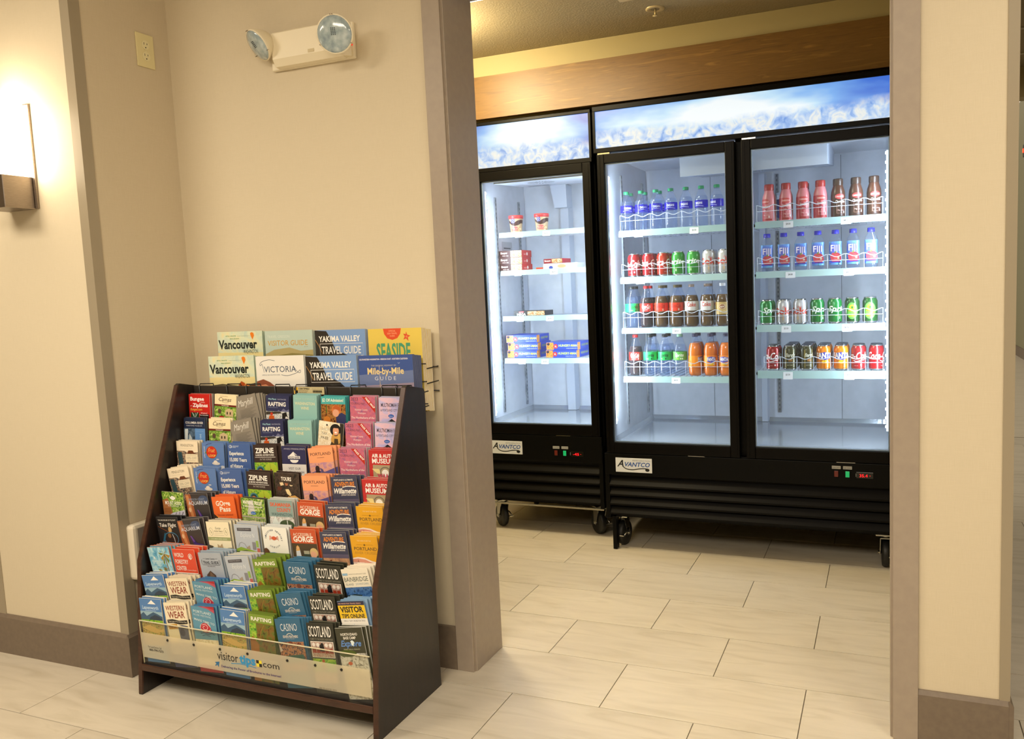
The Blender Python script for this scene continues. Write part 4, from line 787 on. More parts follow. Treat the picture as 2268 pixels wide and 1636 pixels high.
ops = [T('For Local Service Call', 26, 52, 60, 8, '3a342a'), T('800-799-7373', 30, 63, 64, 8, '2a241c', b=.8), T('visitor', 335, 50, 88, 31, '201c1a', b=.1), T('tips', 428, 50, 66, 31, '2a90c8', b=1.3), T('com', 524, 50, 66, 22, '201c1a', b=.1),
       ('r', 498, 30, 509, 41, '1c1a18'), ('r', 509, 30, 520, 41, 'e8d83a'), ('r', 498, 41, 509, 52, 'e8d83a'), ('r', 509, 41, 520, 52, '1c1a18'), ('s', [(392, 57), (430, 53), (470, 55), (496, 58)], 2.2, '2a90c8'),
       T('Delivering the Power of Brochures to the Internet!', 348, 76, 246, 8, '4a3878', b=.4), ('p', [(322, 62), (342, 58), (336, 78), (331, 70), (324, 76), (322, 72), (328, 67)], '2a6a98'), T('July 22 and 23, 2023', 740, 88, 66, 5, '6a5a48')]
put('band_lettering', print_mesh('band_lettering', ops, 934.5, 90, lift=0.0002), b_, (-0.13775, -0.0020, 0.022))
for x in (-0.485, -0.368, -0.255, -0.140, 0.020, 0.128, 0.226): put('screw', MB().lathe([(0.0045, -0.0035), (0.0045, -0.0018)], mat('black_screw', '0c0a08', 0.4), 12, axis='y').mesh('screw'), a, (x, 0, 0.098))
# wire magazine holder behind the top board
mb = MB(); XW = (-0.575, 0.337)
for z, y in ((0.99, -0.046), (1.100, 0.018), (1.040, 0.018), (0.965, 0.018), (1.083, 0.094), (1.00, 0.094)): mb.tube([(XW[0], y, z), (XW[1], y, z)], 0.0022, BLKW)
for z, y0, y1 in ((1.083, 0.024, 0.094), (1.033, 0.020, 0.092), (1.006, -0.046, 0.022), (0.957, -0.046, 0.021)): mb.tube([(0.337, y0, z), (0.3375, y1, z + 0.002)], 0.0022, BLKW)
for x in (-0.58, -0.45, -0.36, -0.23, -0.14, -0.01, 0.09, 0.215, 0.27):
    mb.tube([(x, -0.067, 0.93), (x, -0.067, 1.030), (x, -0.062, 1.036), (x + 0.05, -0.050, 1.036), (x + 0.05, -0.046, 1.02)], 0.0022, BLKW)
    mb.tube([(x + 0.02, -0.046, 0.84), (x + 0.02, 0.016, 0.84), (x + 0.02, 0.018, 0.93), (x + 0.02, 0.018, 1.115)], 0.0020, BLKW)
    mb.tube([(x + 0.02, 0.020, 0.93), (x + 0.02, 0.094, 0.93), (x + 0.02, 0.094, 1.083)], 0.0020, BLKW)
    if x > 0.3: break
wh = put('wire_holder', mb.mesh('wire_holder'), rk, L)
# ================================================================ leaflets and magazines: covers drawn in millimetres
def T(s_, x, y, w_, h_, c, **k): return ('t', s_, x, y, w_, h_, c, k)
def lines(x, y, w_, n, dy, c, t=0.7): return [('r', x, y + i * dy, x + w_ * (0.97 - 0.13 * ((i * 7) % 3)), y + i * dy + t, c) for i in range(n)]
def palm(x, y, s_): return [('s', [(x, y), (x + 2 * s_, y + 30 * s_), (x + 4 * s_, y + 70 * s_)], 3 * s_, '7a4a28')] + [('p', [(x, y - 2), (x + dx * s_, y + dy * s_), (x + dx * .6 * s_, y + (dy + 9) * s_)], 'a8822e' if i % 2 else '6a7a28') for i, (dx, dy) in enumerate(((-22, -6), (-16, 12), (-10, 26), (2, 30), (14, 20), (22, 4), (-8, -16), (10, -14)))]
mount = lambda x, y, w_, h_, c: ('p', [(x, y), (x + w_ * .3, y - h_ * .55), (x + w_ * .5, y - h_), (x + w_ * .68, y - h_ * .6), (x + w_, y)], c)
figs = lambda x, y, c1, c2: [('e', x, y, 5, 6, 'd8a078'), ('p', [(x - 8, y + 5), (x + 7, y + 5), (x + 10, y + 32), (x - 10, y + 32)], c1), ('p', [(x - 6, y - 3), (x, y - 9), (x + 6, y - 3), (x + 7, y + 10), (x - 8, y + 12)], c2), ('e', x, y + 1, 4, 4.6, 'dcaa84')]
rib = [('p', [(48, 0), (68, 0), (100, 36), (100, 58)], 'b8281c'), T('FREE MAP', 60, 7, 48, 8, 'f0e8e0', b=.7, rot=44)]
leav = [('r', 0, 48, 100, 110, '94b4c4'), mount(38, 20, 38, 16, 'f0f0ea'), T('Leavenworth', 12, 40, 74, 14, 'c8e0f4', b=.5), ('r', 24, 44, 74, 45.4, 'c8dcf0'), ('p', [(0, 74), (0, 62), (14, 52), (28, 66), (44, 58), (60, 50), (78, 56), (100, 66), (100, 92), (0, 92)], '3a5a78'), ('p', [(30, 92), (44, 70), (66, 60), (88, 66), (100, 80), (100, 96), (30, 96)], '2c3c50'), ('r', 0, 80, 100, 92, 'grass'), ('r', 0, 90, 100, 178, 'town'), ('p', [(0, 112), (34, 100), (80, 116), (100, 110), (100, 122), (60, 130), (20, 120)], 'd8b468'), ('r', 0, 178, 100, 226, '4a80c0'), ('r', 8, 196, 84, 198, 'b8d0ec'), ('r', 8, 203, 70, 205, 'b8d0ec')]
port = [T('PORTLAND', 8, 28, 84, 11, '6a4a40', b=.2), ('r', 34, 36, 64, 37.4, '9a6a50'), ('r', 0, 54, 100, 226, 'sunset'), ('p', [(0, 90), (30, 82), (60, 88), (100, 76), (100, 150), (0, 150)], '58548c'), ('p', [(0, 110), (100, 100), (100, 226), (0, 226)], '30345c'), ('r', 26, 58, 27, 72, '2a2228'), ('r', 38, 58, 39, 72, '2a2228'), ('e', 31, 76, 9, 12, '2c2228'), ('p', [(22, 84), (40, 84), (42, 98), (24, 98)], '201c24'), ('p', [(40, 72), (52, 78), (62, 104), (54, 106), (46, 88)], '585078')]
wil = [T("PORTLAND'S ULTIMATE", 12, 13, 74, 6, 'ece4dc', b=.4), T('ADVENTURE', 12, 33, 78, 16, 'e88a2c', b=.8), T('Willamette', 8, 58, 86, 19, 'f2ece4', sh=.35, b=.9), ('c', [(42, 37), (60, 33), (80, 34), (94, 36)], 2.4, 'f2ece4'), T('JETBOAT EXCURSIONS', 34, 66, 56, 5, 'e8e0d8', b=.7, sh=.2), ('r', 0, 78, 100, 100, '605870'), ('r', 0, 92, 100, 226, 'tan'), ('p', [(24, 100), (32, 98), (34, 118), (24, 118)], '6a2a1c')]
COVERS = {
 'bungee': ('c02018', 'c8c0b8', 'red leaflet lettered Bungee and Ziplines', [T('Bungee', 7, 25, 66, 15, 'f4ece8', b=.9), T('Jumping', 56, 33, 20, 5, 'e8c8c0'), T('and', 6, 48, 10, 6, 'e8c8c0', sh=.2), T('Ziplines', 18, 50, 72, 15, 'f4ece8', b=.9), T('Bungee.com', 7, 64, 56, 10, 'e8b84a', b=.3, sh=.2), ('r', 7, 72, 46, 108, '1c3a20'), ('s', [(14, 72), (26, 96), (40, 72)], 2, 'e0e8e0'), ('s', [(20, 76), (26, 96), (30, 74)], 1.4, 'e0e8e0'), ('r', 50, 78, 94, 108, '1a1414'), T('20 Stories of', 56, 76, 30, 5, 'f0e0e0', b=.4), T('Pure Adrenaline', 50, 84, 40, 5, 'f0e0e0', b=.4), ('r', 7, 112, 94, 226, 'brown')]),
 'camas': ('ecdcb4', 'e8e0cc', 'cream leaflet with a script title and garden photo', [T('Columbia', 26, 8, 36, 3, '8a6a50'), T('Camas', 20, 26, 58, 16, '4a2c20', sh=.3), ('s', [(34, 29), (50, 32), (66, 29)], .8, '4a2c20'), ('r', 0, 39, 100, 46, '6a1c18'), T('WALKING MAP', 32, 45, 34, 4, 'f0e0d0', b=.5), ('r', 0, 46, 100, 49, '5a8a30'), ('r', 0, 49, 100, 226, 'forest'), ('p', [(50, 60), (66, 52), (86, 60), (86, 84), (50, 84)], 'c8b088'), ('r', 56, 66, 62, 76, '4a3a2c'), ('r', 70, 66, 76, 76, '4a3a2c'), ('p', [(18, 92), (26, 84), (42, 84), (50, 94)], 'b01c20'), ('e', 24, 66, 8, 10, '5a4434')]),
 'maryhill': ('8c8478', '5c5852', 'taupe leaflet with thin white script', [T('Maryhill', 14, 36, 72, 26, 'e4e0d8', sh=.4), T('MUSEUM OF ART', 54, 39, 28, 4, 'b0aca4')] + lines(16, 50, 74, 9, 4.4, '6a645a', 1) + lines(16, 96, 60, 10, 5, '6a645a', 1)),
 'wetplanet': ('2c2f54', '3a3a48', 'navy leaflet lettered RAFTING over a river photo', [T('Wet Planet', 10, 17, 36, 7, '9cc8d4', b=.6), T('WHITEWATER', 50, 17, 38, 5, 'b0b4cc'), T('RAFTING', 10, 40, 76, 16, 'f0ece8', b=.9), ('r', 10, 45, 52, 46.2, '8890b0'), ('p', [(44, 66), (54, 54), (64, 60), (76, 48), (88, 56), (100, 50), (100, 66)], '6a6c8c'), ('r', 0, 60, 100, 226, 'water'), ('p', [(0, 62), (60, 60), (70, 66), (0, 74)], '3a342c'), ('e', 24, 70, 6, 6, 'c0381c'), ('p', [(14, 76), (34, 76), (38, 98), (10, 100)], 'c8581c'), ('p', [(70, 66), (88, 62), (94, 80), (70, 100)], '181414'), ('e', 88, 88, 5, 11, 'e0dcd8'), ('p', [(30, 98), (60, 90), (74, 104), (40, 112)], 'd8a020')]),
 'wine': ('8ebab4', '86b0b0', 'plain aqua leaflet lettered Washington Wine', [T('DISCOVER THE BIRTHPLACE OF', 10, 16, 78, 5, 'b8d4c4'), T('WASHINGTON', 7, 36, 84, 11, 'd8d8b4', b=.7), T('WINE', 32, 53, 34, 11, 'd8d8b4', b=.7)]),
 'twooff': ('4aa8a8', '3a9098', 'leaflet with teal band above a boy in a market', [T('$2 Off Admission!', 6, 19, 86, 12, 'ecf0dc', b=.6), ('r', 0, 28, 100, 226, 'brown'), ('p', [(60, 70), (84, 58), (100, 66), (100, 140), (64, 140)], '2e3460'), ('e', 62, 48, 20, 17, 'c8743c'), ('e', 60, 60, 13, 14, 'dca080'), ('p', [(46, 44), (60, 30), (78, 38), (80, 52), (60, 46)], 'b85a28'), ('r', 20, 34, 24, 60, '4a6a2c'), ('e', 24, 84, 14, 12, 'c87828')]),
 'touring': ('b0607c', 'e4e0e0', 'pink touring map leaflet with red corner ribbon', [('r', 0, 0, 100, 226, 'pink'), T('2023', 4, 14, 28, 11, '4a2c44', b=.2), T('TOURING MAP', 2, 29, 56, 8, '4a2c44')] + rib + [T('Klickitat County', 20, 50, 50, 7, 'e8c8cc', b=.3), T('Washington', 30, 62, 32, 7, 'e8c8cc', b=.3), T('The Northshore of the', 4, 79, 92, 8, 'f0d8d8', b=.4), T('Columbia River Gorge', 4, 97, 92, 8, 'f0d8d8', b=.4)]),
 'multnomah': ('b0aed0', 'c8c4cc', 'pale lavender leaflet with black diamond logo', [('r', 0, 0, 100, 226, 'lav'), T('MULTNOMAH FALLS', 8, 32, 88, 14, '2c2c3c', b=.5), T('& PORTLAND CITY TOUR', 6, 48, 88, 9, '4a4a60', b=.2), ('e', 46, 64, 11, 6, '2a5ab0'), T('bus', 40, 66, 12, 4, 'e0e8f4'), ('p', [(48, 74), (64, 85), (48, 96), (32, 85)], '14161c'), T('Gray Line', 36, 88, 24, 6, 'd8d8e0', b=.4)]),
 'columbia': ('1c2844', '6a7078', 'navy-topped leaflet with a lighthouse ship photo', [T('COLUMBIA RIVER', 8, 22, 84, 9, 'e0dcd8', b=.4), T('MARITIME MUSEUM', 12, 32, 74, 5, 'b8b8c0'), ('r', 0, 40, 52, 226, 'hill'), ('r', 52, 40, 100, 226, '5c8ac4'), ('p', [(4, 44), (20, 42), (14, 110), (2, 110)], 'c8d0d4'), ('p', [(18, 110), (26, 60), (38, 80), (30, 110)], 'b0b8bc'), ('r', 4, 90, 8, 112, '8a2420'), ('r', 58, 50, 92, 51, '88acd8'), T('MORE', 74, 62, 48, 10, '9cc0e4', rot=90, b=.3)]),
 'taxfree': ('e0d2b8', 'd8ccb4', 'cream leaflet of a laughing woman in black hat', [('r', 0, 0, 100, 84, 'paper'), ('p', [(28, 14), (32, 8), (38, 12), (34, 16)], '3a342c'), T('SHOP', 12, 33, 30, 9, 'a8a090'), T('TAX', 12, 49, 24, 10, '4a443c'), T('FREE', 11, 65, 31, 10, '4a443c'), ('p', [(56, 84), (52, 60), (62, 26), (86, 26), (92, 60), (96, 84)], 'c89a50'), ('p', [(50, 84), (60, 58), (88, 56), (98, 84)], '4a3c28'), ('p', [(84, 0), (100, 0), (100, 84), (92, 70), (88, 30)], '2c2824'), ('e', 68, 26, 22, 22, '181414'), ('e', 70, 29, 12, 16, 'dca080'), ('p', [(60, 6), (78, 6), (84, 18), (54, 20)], '181414'), ('e', 70, 35, 5, 3, 'f0e8e4'), ('p', [(56, 70), (60, 36), (66, 46), (66, 76)], 'c8984c'), ('p', [(84, 76), (78, 44), (84, 34), (90, 70)], 'd0a458'), ('r', 0, 84, 100, 226, 'e8dcc0'), ('r', 12, 98, 56, 99.4, 'b0a890'), T("carter's", 62, 102, 26, 7, '5a5044', b=.4)]),
 'pendleton': ('ecdcc0', 'd8ccb4', 'cream leaflet with 10% OFF box over coats', [T('PENDLETON', 20, 21, 60, 10, '8a8070'), ('r', 18, 28, 74, 29, 'd0c4ac'), ('r', 0, 38, 100, 226, 'cloth'), ('p', [(0, 38), (24, 34), (50, 44), (56, 34), (74, 34), (80, 44), (100, 42), (100, 38)], 'ecdcc0'), ('p', [(50, 48), (56, 36), (76, 36), (84, 48)], '6a3a20'), ('r', 40, 50, 98, 82, 'e8dabc'), ('r', 46, 55, 92, 56.4, 'b8ac94'), T('10% OFF', 46, 70, 46, 10, 'a8a08c'), ('r', 50, 75, 86, 76.4, 'b8ac94'), ('p', [(4, 44), (24, 42), (30, 100), (10, 110)], '2e4850')]),
 'fruitloop': ('5c7cb4', '7c94b8', 'blue leaflet with a round red fruit emblem', [T('DRIVE AND ENJOY', 9, 14, 42, 5, 'd8e0ec', rot=90, b=.4), ('p', [(12, 38), (30, 30), (30, 48)], '4a7a30'), ('p', [(72, 38), (62, 30), (62, 48)], '4a7a30'), ('e', 44, 36, 25, 24, '8a6a30'), ('e', 44, 36, 23.5, 22.5, 'c42c1c'), T('Fruit', 28, 36, 32, 17, 'e8b85c', sh=.4), T('LOOP', 30, 53, 32, 9, 'ecc860', b=.6), ('s', [(18, 10), (30, 4), (46, 2)], 1.4, '3a3c78'), ('e', 62, 78, 18, 6, 'd8d0c8'), ('e', 60, 73, 9, 7, 'e8dccc'), ('e', 70, 62, 7, 2.4, 'c8ccd4'), ('e', 92, 94, 12, 9, 'c8c8cc'), ('e', 44, 102, 8, 7, '20304c'), ('r', 0, 106, 100, 226, 'forest')]),
 'experience': ('46629c', '6a84b4', 'blue leaflet lettered 15,000 Years of History', [('o', 14, 11, 6, 6, 1.4, 'd8e0ec'), ('o', 18, 12, 4, 4, 1.2, 'd8e0ec'), ('r', 24, 8, 52, 9.2, 'c0cce0'), ('r', 24, 11, 50, 12.2, 'c0cce0'), ('r', 24, 14, 38, 15.2, 'c0cce0'), T('Experience', 8, 43, 64, 14, 'eceae4', b=.9), T('15,000 Years', 8, 67, 76, 14, 'eceae4', b=.9), T('of History', 8, 91, 58, 14, 'eceae4', b=.9), ('r', 0, 110, 100, 226, 'brown')]),
 'zipline': ('382a26', '5a4a40', 'brown leaflet lettered ZIPLINE over green photo', [T('ZIPLINE', 8, 31, 80, 19, 'f0ece4', b=1.1), T('& MORE ADVENTURES', 8, 42, 80, 7, 'e8e4dc', b=.6), ('r', 5, 46, 94, 47.6, 'e8e4dc'), T('IN THE GORGE', 26, 58, 50, 7, 'c0b8ac'), ('r', 0, 66, 100, 226, 'grass'), ('e', 70, 90, 26, 22, 'b4c83c'), ('e', 24, 96, 17, 17, '2a4a4c'), ('o', 24, 96, 17, 17, 4, '4a8a98'), ('e', 24, 98, 8, 7, 'd86a28'), ('s', [(68, 70), (68, 94)], .8, '8a5a20'), ('e', 70, 97, 4, 6, '8a3018')]),
 'hoodriver': ('2c2c54', '8a7868', 'navy leaflet with white mountain and Tasting Room band', [T('AWARD-WINNING SPIRITS', 10, 13, 88, 6, 'b8b4c4'), mount(26, 38, 46, 18, 'e8e4e0'), ('p', [(50, 20), (56, 30), (68, 34), (78, 38), (56, 34)], '2c2c54'), ('r', 26, 36, 76, 46, 'e8e4e0'), T('HOOD RIVER', 28, 45, 46, 8, '2c2c54', b=.9), ('p', [(34, 50), (70, 50), (66, 57), (58, 61), (44, 61), (37, 57)], 'e8e4e0'), ('r', 0, 66, 100, 226, 'dcd8d4'), T('VISIT OUR', 26, 86, 50, 9, '3c3c54'), T('TASTING ROOM', 12, 100, 78, 9, '3c3c54'), ('s', [(12, 108), (40, 106), (80, 109)], 1.2, '8a9cb4')]),
 'tours': ('30201a', '7a7068', 'dark brown leaflet lettered TOURS with hands', [('r', 0, 0, 100, 226, 'dark'), T('TOURS', 28, 28, 42, 14, 'f0e8dc', b=.9), ('p', [(20, 36), (34, 34), (38, 44), (24, 48)], 'e0c8a0'), ('p', [(42, 36), (56, 38), (52, 46), (44, 46)], 'a86848'), ('p', [(60, 42), (76, 44), (66, 48)], 'e8d0a8'), ('p', [(42, 60), (56, 58), (66, 78), (60, 84), (48, 76)], 'e8d09c'), ('p', [(60, 84), (80, 80), (100, 92), (100, 98), (72, 98), (58, 92)], 'd8a860'), ('p', [(46, 90), (56, 84), (62, 96), (58, 108), (44, 104)], 'c89858'), ('p', [(12, 50), (30, 54), (22, 66), (8, 62)], '5a2a1c')]),
 'portland': ('f0a070', 'c88a60', 'peach leaflet of Portland skyline at sunset', port),
 'air': ('bc2c2c', 'd8b0a8', 'red leaflet lettered Air and Auto Museum', [T('AIR & AUTO', 12, 26, 84, 13, 'f0ece8', b=1.0), T('MUSEUM', 12, 46, 84, 17, 'f0ece8', b=.9), ('r', 14, 52, 100, 112, 'a89878'), ('p', [(10, 66), (36, 66), (46, 84), (28, 82)], 'e0d090'), ('p', [(100, 66), (84, 66), (74, 84), (96, 82)], 'e0d090'), ('o', 60, 76, 20, 18, 3, '6a645c'), ('e', 60, 80, 13, 13, 'eceae4'), T('WAAAM', 30, 99, 66, 17, 'b0304c', b=1.4), T('WAAAM', 30, 99, 66, 16, 'c83c58', b=.3), T('HOOD RIVER OREGON', 24, 109, 66, 5, '3a3028', b=.3), ('r', 0, 112, 100, 226, 'brown')]),
 'willamette': ('3e4058', '8a8884', 'indigo leaflet lettered ADVENTURE in orange', wil),
 'cruise': ('dca01c', 'e8d4a0', 'yellow leaflet lettered Portland with white wave', [T('YOU HAVE TO BE THIS', 24, 19, 52, 5, 'f0dca8'), ('r', 20, 30, 82, 30.8, 'a87818'), ('p', [(50, 27), (54, 31), (50, 35), (46, 31)], '6a5010'), T('PORTLAND', 10, 50, 84, 12, '5a4a2c', b=.1), T('RIVER CRUISES', 12, 63, 80, 9, 'b88c30'), ('p', [(0, 78), (20, 74), (44, 76), (70, 86), (100, 92), (100, 226), (0, 226)], 'e8dcd0'), ('p', [(0, 82), (20, 79), (46, 82), (70, 92), (100, 98), (100, 226), (0, 226)], 'd0907c'), ('p', [(0, 92), (40, 92), (80, 104), (100, 108), (100, 226), (0, 226)], 'dcc0b4'), ('s', [(16, 98), (20, 84), (24, 98)], 2, '3a2c28')]),
 'mounthood': ('5a7a34', '9a9a84', 'green forest leaflet lettered Mount Hood', [('r', 0, 0, 100, 226, 'forest'), ('p', [(34, 24), (42, 18), (48, 14), (56, 18), (64, 22), (58, 28), (50, 32), (42, 28)], 'e8e8e0'), ('p', [(0, 34), (26, 24), (40, 70), (44, 100), (0, 100)], 'a0683c'), T('MOUNT HOOD', 12, 50, 76, 15, 'f0ece4', b=.3), T('RAILROAD', 24, 57, 50, 5, 'e8e4dc'), ('r', 6, 66, 34, 68, '7a4420'), ('r', 6, 72, 34, 74, '7a4420'), ('r', 6, 78, 34, 80, '7a4420'), ('p', [(46, 80), (100, 66), (100, 226), (0, 226), (0, 104)], 'c8c4d4'), ('s', [(50, 100), (60, 78), (64, 100), (76, 76), (82, 98), (92, 74)], 3, '1c1c24')]),
 'aquarium': ('3a3434', '8a8884', 'charcoal leaflet lettered Aquarium with orange tentacle', [('p', [(0, 0), (24, 0), (30, 40), (36, 110), (0, 110)], '9a5430'), ('p', [(2, 4), (14, 4), (22, 60), (30, 112), (16, 112)], 'c08050'), ('e', 80, 22, 22, 16, '3e4c6c'), T('OREGON COAST', 12, 24, 74, 8, '8a94a8', b=.3), T('AQUARIUM', 10, 41, 86, 15, 'c8ccd8', b=.4), ('p', [(44, 60), (52, 62), (68, 90), (96, 98), (96, 112), (56, 112)], '30286c'), ('p', [(44, 60), (50, 62), (60, 84), (54, 86)], '6a4490'), ('e', 12, 60, 6, 9, 'd8b088'), ('r', 0, 112, 100, 226, '241e50')]),
 'gorgepass': ('e4682c', 'd86038', 'bright orange leaflet lettered GOrge Pass', [('p', [(10, 70), (30, 84), (100, 92), (100, 226), (12, 226)], 'ec9420'), T('GOrge', 16, 34, 64, 19, 'f4e8d8', b=1.0), T('Pass', 30, 56, 48, 19, 'f4e8d8', b=1.0), T('Discover unlimited', 16, 72, 68, 7, '8a3420'), T('travel around', 26, 85, 50, 7, '8a3420'), T('the Gorge', 32, 97, 38, 7, '8a3420'), ('p', [(0, 64), (14, 76), (20, 92), (0, 96)], '30241c')]),
 'trolley': ('3c4424', '70706a', 'dark green leaflet of a stone bridge waterfall', [('r', 0, 0, 100, 226, 'forest'), ('p', [(36, 8), (52, 6), (58, 60), (24, 62)], 'b8b8b4'), T('WATERFALL TROLLEY', 8, 22, 82, 13, 'f0ece4', b=1.0), T('& Sightseeing-On-Hop-Off', 8, 33, 82, 7, 'e0dcd4', b=.6), T('EXPERIENCE', 38, 45, 28, 5, 'f0ece4', b=.5), ('e', 50, 54, 11, 6, '2a64b4'), T('bus', 44, 56, 12, 4, 'e0e8f4'), ('r', 0, 66, 100, 72, 'a09c8c')] + [('r', 4 + i * 9, 74, 8 + i * 9, 84, '8a8878') for i in range(11)] + [('c', [(4, 112), (16, 96), (34, 86), (52, 84), (72, 90), (90, 104), (96, 112)], 4, 'b0ac9c')]),
 'skamania': ('b8bcb4', 'e0e0dc', 'pale mountain leaflet with orange county title', [('r', 0, 0, 100, 226, 'waters2'), ('r', 0, 0, 100, 62, '8aa09c'), T('SKAMANIA', 8, 24, 86, 14, 'd85a2c', b=.9), T('COUNTY', 34, 43, 58, 14, 'd85a2c', b=.9), T('WASHINGTON', 10, 58, 84, 11, '3c5a5c', b=.3), ('p', [(8, 88), (24, 60), (36, 84), (50, 66), (54, 96), (20, 108)], 'dce4e0'), ('e', 70, 90, 30, 18, '4a5a3c'), ('s', [(72, 74), (74, 112)], 3, 'e8e8e4')]),
 'accessible': ('c4522c', 'd8a080', 'rust leaflet lettered GORGE with two children', [T('ACCESSIBLE', 10, 23, 74, 11, 'f0dcc8', b=.3), T('GORGE', 9, 44, 80, 20, 'f4ece0', b=1.2), ('r', 0, 50, 100, 226, '4a3c28'), ('p', [(48, 78), (100, 84), (100, 112), (36, 112)], '3c4434')] + figs(22, 66, 'd0d4d8', 'd8a85c') + [('r', 44, 76, 66, 88, 'a8a48c'), ('e', 84, 82, 16, 17, 'd8b87c'), ('e', 82, 90, 12, 13, 'e0a888'), ('p', [(70, 110), (84, 100), (100, 100), (100, 130), (66, 130)], '2c7a70')]),
 'flight': ('1c1a1c', '4a4c50', 'black leaflet lettered Take Flight', [T('THE MUSEUM OF FLIGHT', 8, 15, 84, 6, 'c8c4bc', b=.3), T('Take Flight', 12, 38, 78, 15, 'ece8e0', b=.3), ('s', [(4, 36), (50, 58)], 1.6, '8a4a20'), ('e', 58, 50, 8, 12, 'b89868'), ('o', 58, 84, 34, 26, 3, '3a7090'), ('s', [(66, 66), (72, 84), (74, 106)], 3, 'b0b4b8'), ('p', [(12, 104), (30, 62), (38, 64), (20, 108)], '1f5a78'), ('e', 52, 72, 8, 9, '7a5430'), ('r', 0, 108, 100, 226, 'dark')]),
 'foodtrails': ('f0e4c4', '888880', 'cream leaflet with green stripe and dog ears', [T('Gorge', 38, 28, 24, 9, '8a8a7c'), T('FOOD TRAILS', 32, 38, 38, 5, '7a7868', b=.3), ('o', 18, 38, 9, 15, .8, '9a9a84'), ('o', 84, 36, 9, 14, .8, '9a9a84'), ('s', [(16, 32), (20, 44), (17, 40)], 1.4, '5a6a4a'), ('s', [(82, 30), (86, 42), (83, 38)], 1.4, '5a6a4a'), ('r', 32, 43, 70, 43.7, 'b8b098'), ('r', 30, 50, 74, 50.7, 'b8b098'), ('r', 0, 58, 100, 70, '98a070'), T('COLUMBIA RIVER GORGE', 14, 67, 70, 5, 'd8dcb8', b=.3), ('p', [(36, 108), (38, 84), (48, 92), (58, 82), (62, 108)], 'b89c74'), ('p', [(0, 88), (16, 92), (30, 110), (0, 110)], '4c483c'), ('p', [(100, 96), (80, 98), (66, 110), (100, 110)], '8a8472')]),
 'explore': ('b4bcc8', 'ccc4b0', 'grey leaflet lettered Explore above green hills', [('p', [(12, 13), (72, 10), (72, 22), (12, 24)], '4c4c54'), T('WASHINGTON, OREGON IS', 16, 19, 50, 4, 'b8b8bc', slope=-.03), T('Explore N', 24, 46, 60, 17, 'e4e8ec', sh=.3), ('r', 36, 51, 80, 52, 'd8dce0'), ('s', [(10, 84), (16, 70), (26, 66), (38, 72), (44, 84)], 1.6, '8a8890'), ('p', [(44, 84), (58, 76), (60, 90), (44, 92)], 'a09080'), ('r', 70, 62, 84, 90, '84848c'), ('r', 86, 56, 96, 80, '90b050'), ('p', [(0, 92), (20, 84), (60, 92), (100, 100), (100, 226), (0, 226)], '88a838'), ('p', [(30, 226), (40, 104), (62, 98), (70, 112), (60, 226)], 'c8c0a0'), ('r', 88, 84, 100, 98, 'b86058'), ('s', [(0, 104), (40, 96), (100, 108)], 4, '54683c')]),
 'newport': ('ecece4', 'b8bcc0', 'white leaflet with red crab inside ring of letters', [T(c, 46 + 30 * math.sin(R(-88 + i * 11.8)) - 2, 44 - 30 * math.cos(R(-88 + i * 11.8)), 4.6, 6.5, '5a6478', rot=-88 + i * 11.8, b=.3) for i, c in enumerate('DISCOVER NEWPORT') if c != ' '] + [T(c, 46 + 34 * math.sin(R(214 - i * 14)) - 2, 42 - 34 * math.cos(R(214 - i * 14)), 4.6, 6, '5a6478', rot=34 - i * 14) for i, c in enumerate('OREGON')] + [('e', 46, 40, 9, 7, 'd05a38')] + [('s', [(46 + sg * 8, 40 + d), (46 + sg * 16, 37 + d * 1.6), (46 + sg * 18, 42 + d * 2)], 1.6, 'd05a38') for sg in (-1, 1) for d in (-3, 0, 3)] + [('p', [(0, 96), (40, 92), (70, 96), (100, 100), (100, 226), (0, 226)], '6a88a4'), ('e', 8, 104, 16, 26, '5a3a24')]),
 'palm': ('64aac4', 'd87850', 'blue-sky leaflet with palm trees', [('r', 0, 0, 100, 226, 'sky')] + palm(74, 28, 1.25) + palm(38, 88, .45) + palm(64, 82, .5) + [('p', [(20, 44), (25, 34), (30, 44)], 'e8f0f0'), T('Palm Springs', 10, 58, 50, 9, 'dceef0', sh=.3), ('r', 18, 64, 50, 65, 'c8e0e8'), ('r', 14, 72, 52, 73, 'c8e0e8'), ('r', 0, 112, 100, 226, 'forest')]),
 'forestry': ('d84a30', 'e8a890', 'vermilion leaflet lettered World Forestry Center', [T('WORLD', 7, 30, 42, 17, 'f0e8e0', b=.4), T('FORESTRY', 7, 56, 58, 17, 'f0e8e0', b=.4), T('CENTER', 7, 81, 46, 17, 'f0e8e0', b=.4), ('o', 79, 26, 9, 11, 2, 'f0e8e0'), ('p', [(76, 20), (82, 20), (80, 36), (78, 40), (75, 28)], 'f0e8e0'), T('Discovery Museum', 58, 82, 36, 5, 'f0e0d8'), ('r', 0, 90, 100, 93, 'f0ece8'), ('r', 0, 93, 100, 226, 'cloth')]),
 'trailguide': ('a8b0bc', '88a0b4', 'grey-blue leaflet lettered Trail Guide', [T('Lewis County', 30, 25, 40, 6, '3c4048', b=.3, sh=.2), ('r', 18, 22, 28, 22.8, '3c4048'), ('r', 72, 22, 82, 22.8, '3c4048'), ('s', [(13, 26), (10, 30), (10, 42), (14, 46), (86, 46), (90, 42), (90, 30), (86, 26)], 1.2, '3c4048'), T('TRAIL GUIDE', 15, 42, 70, 11, '343840', b=.5), T('HIKE BIKE RIDE', 32, 53, 34, 3.5, '5c4c48'), ('p', [(14, 112), (22, 84), (40, 68), (60, 84), (66, 112)], '5a4434'), ('p', [(30, 100), (40, 72), (54, 88), (50, 108)], '7a6048'), ('r', 0, 112, 100, 226, 'brown')]),
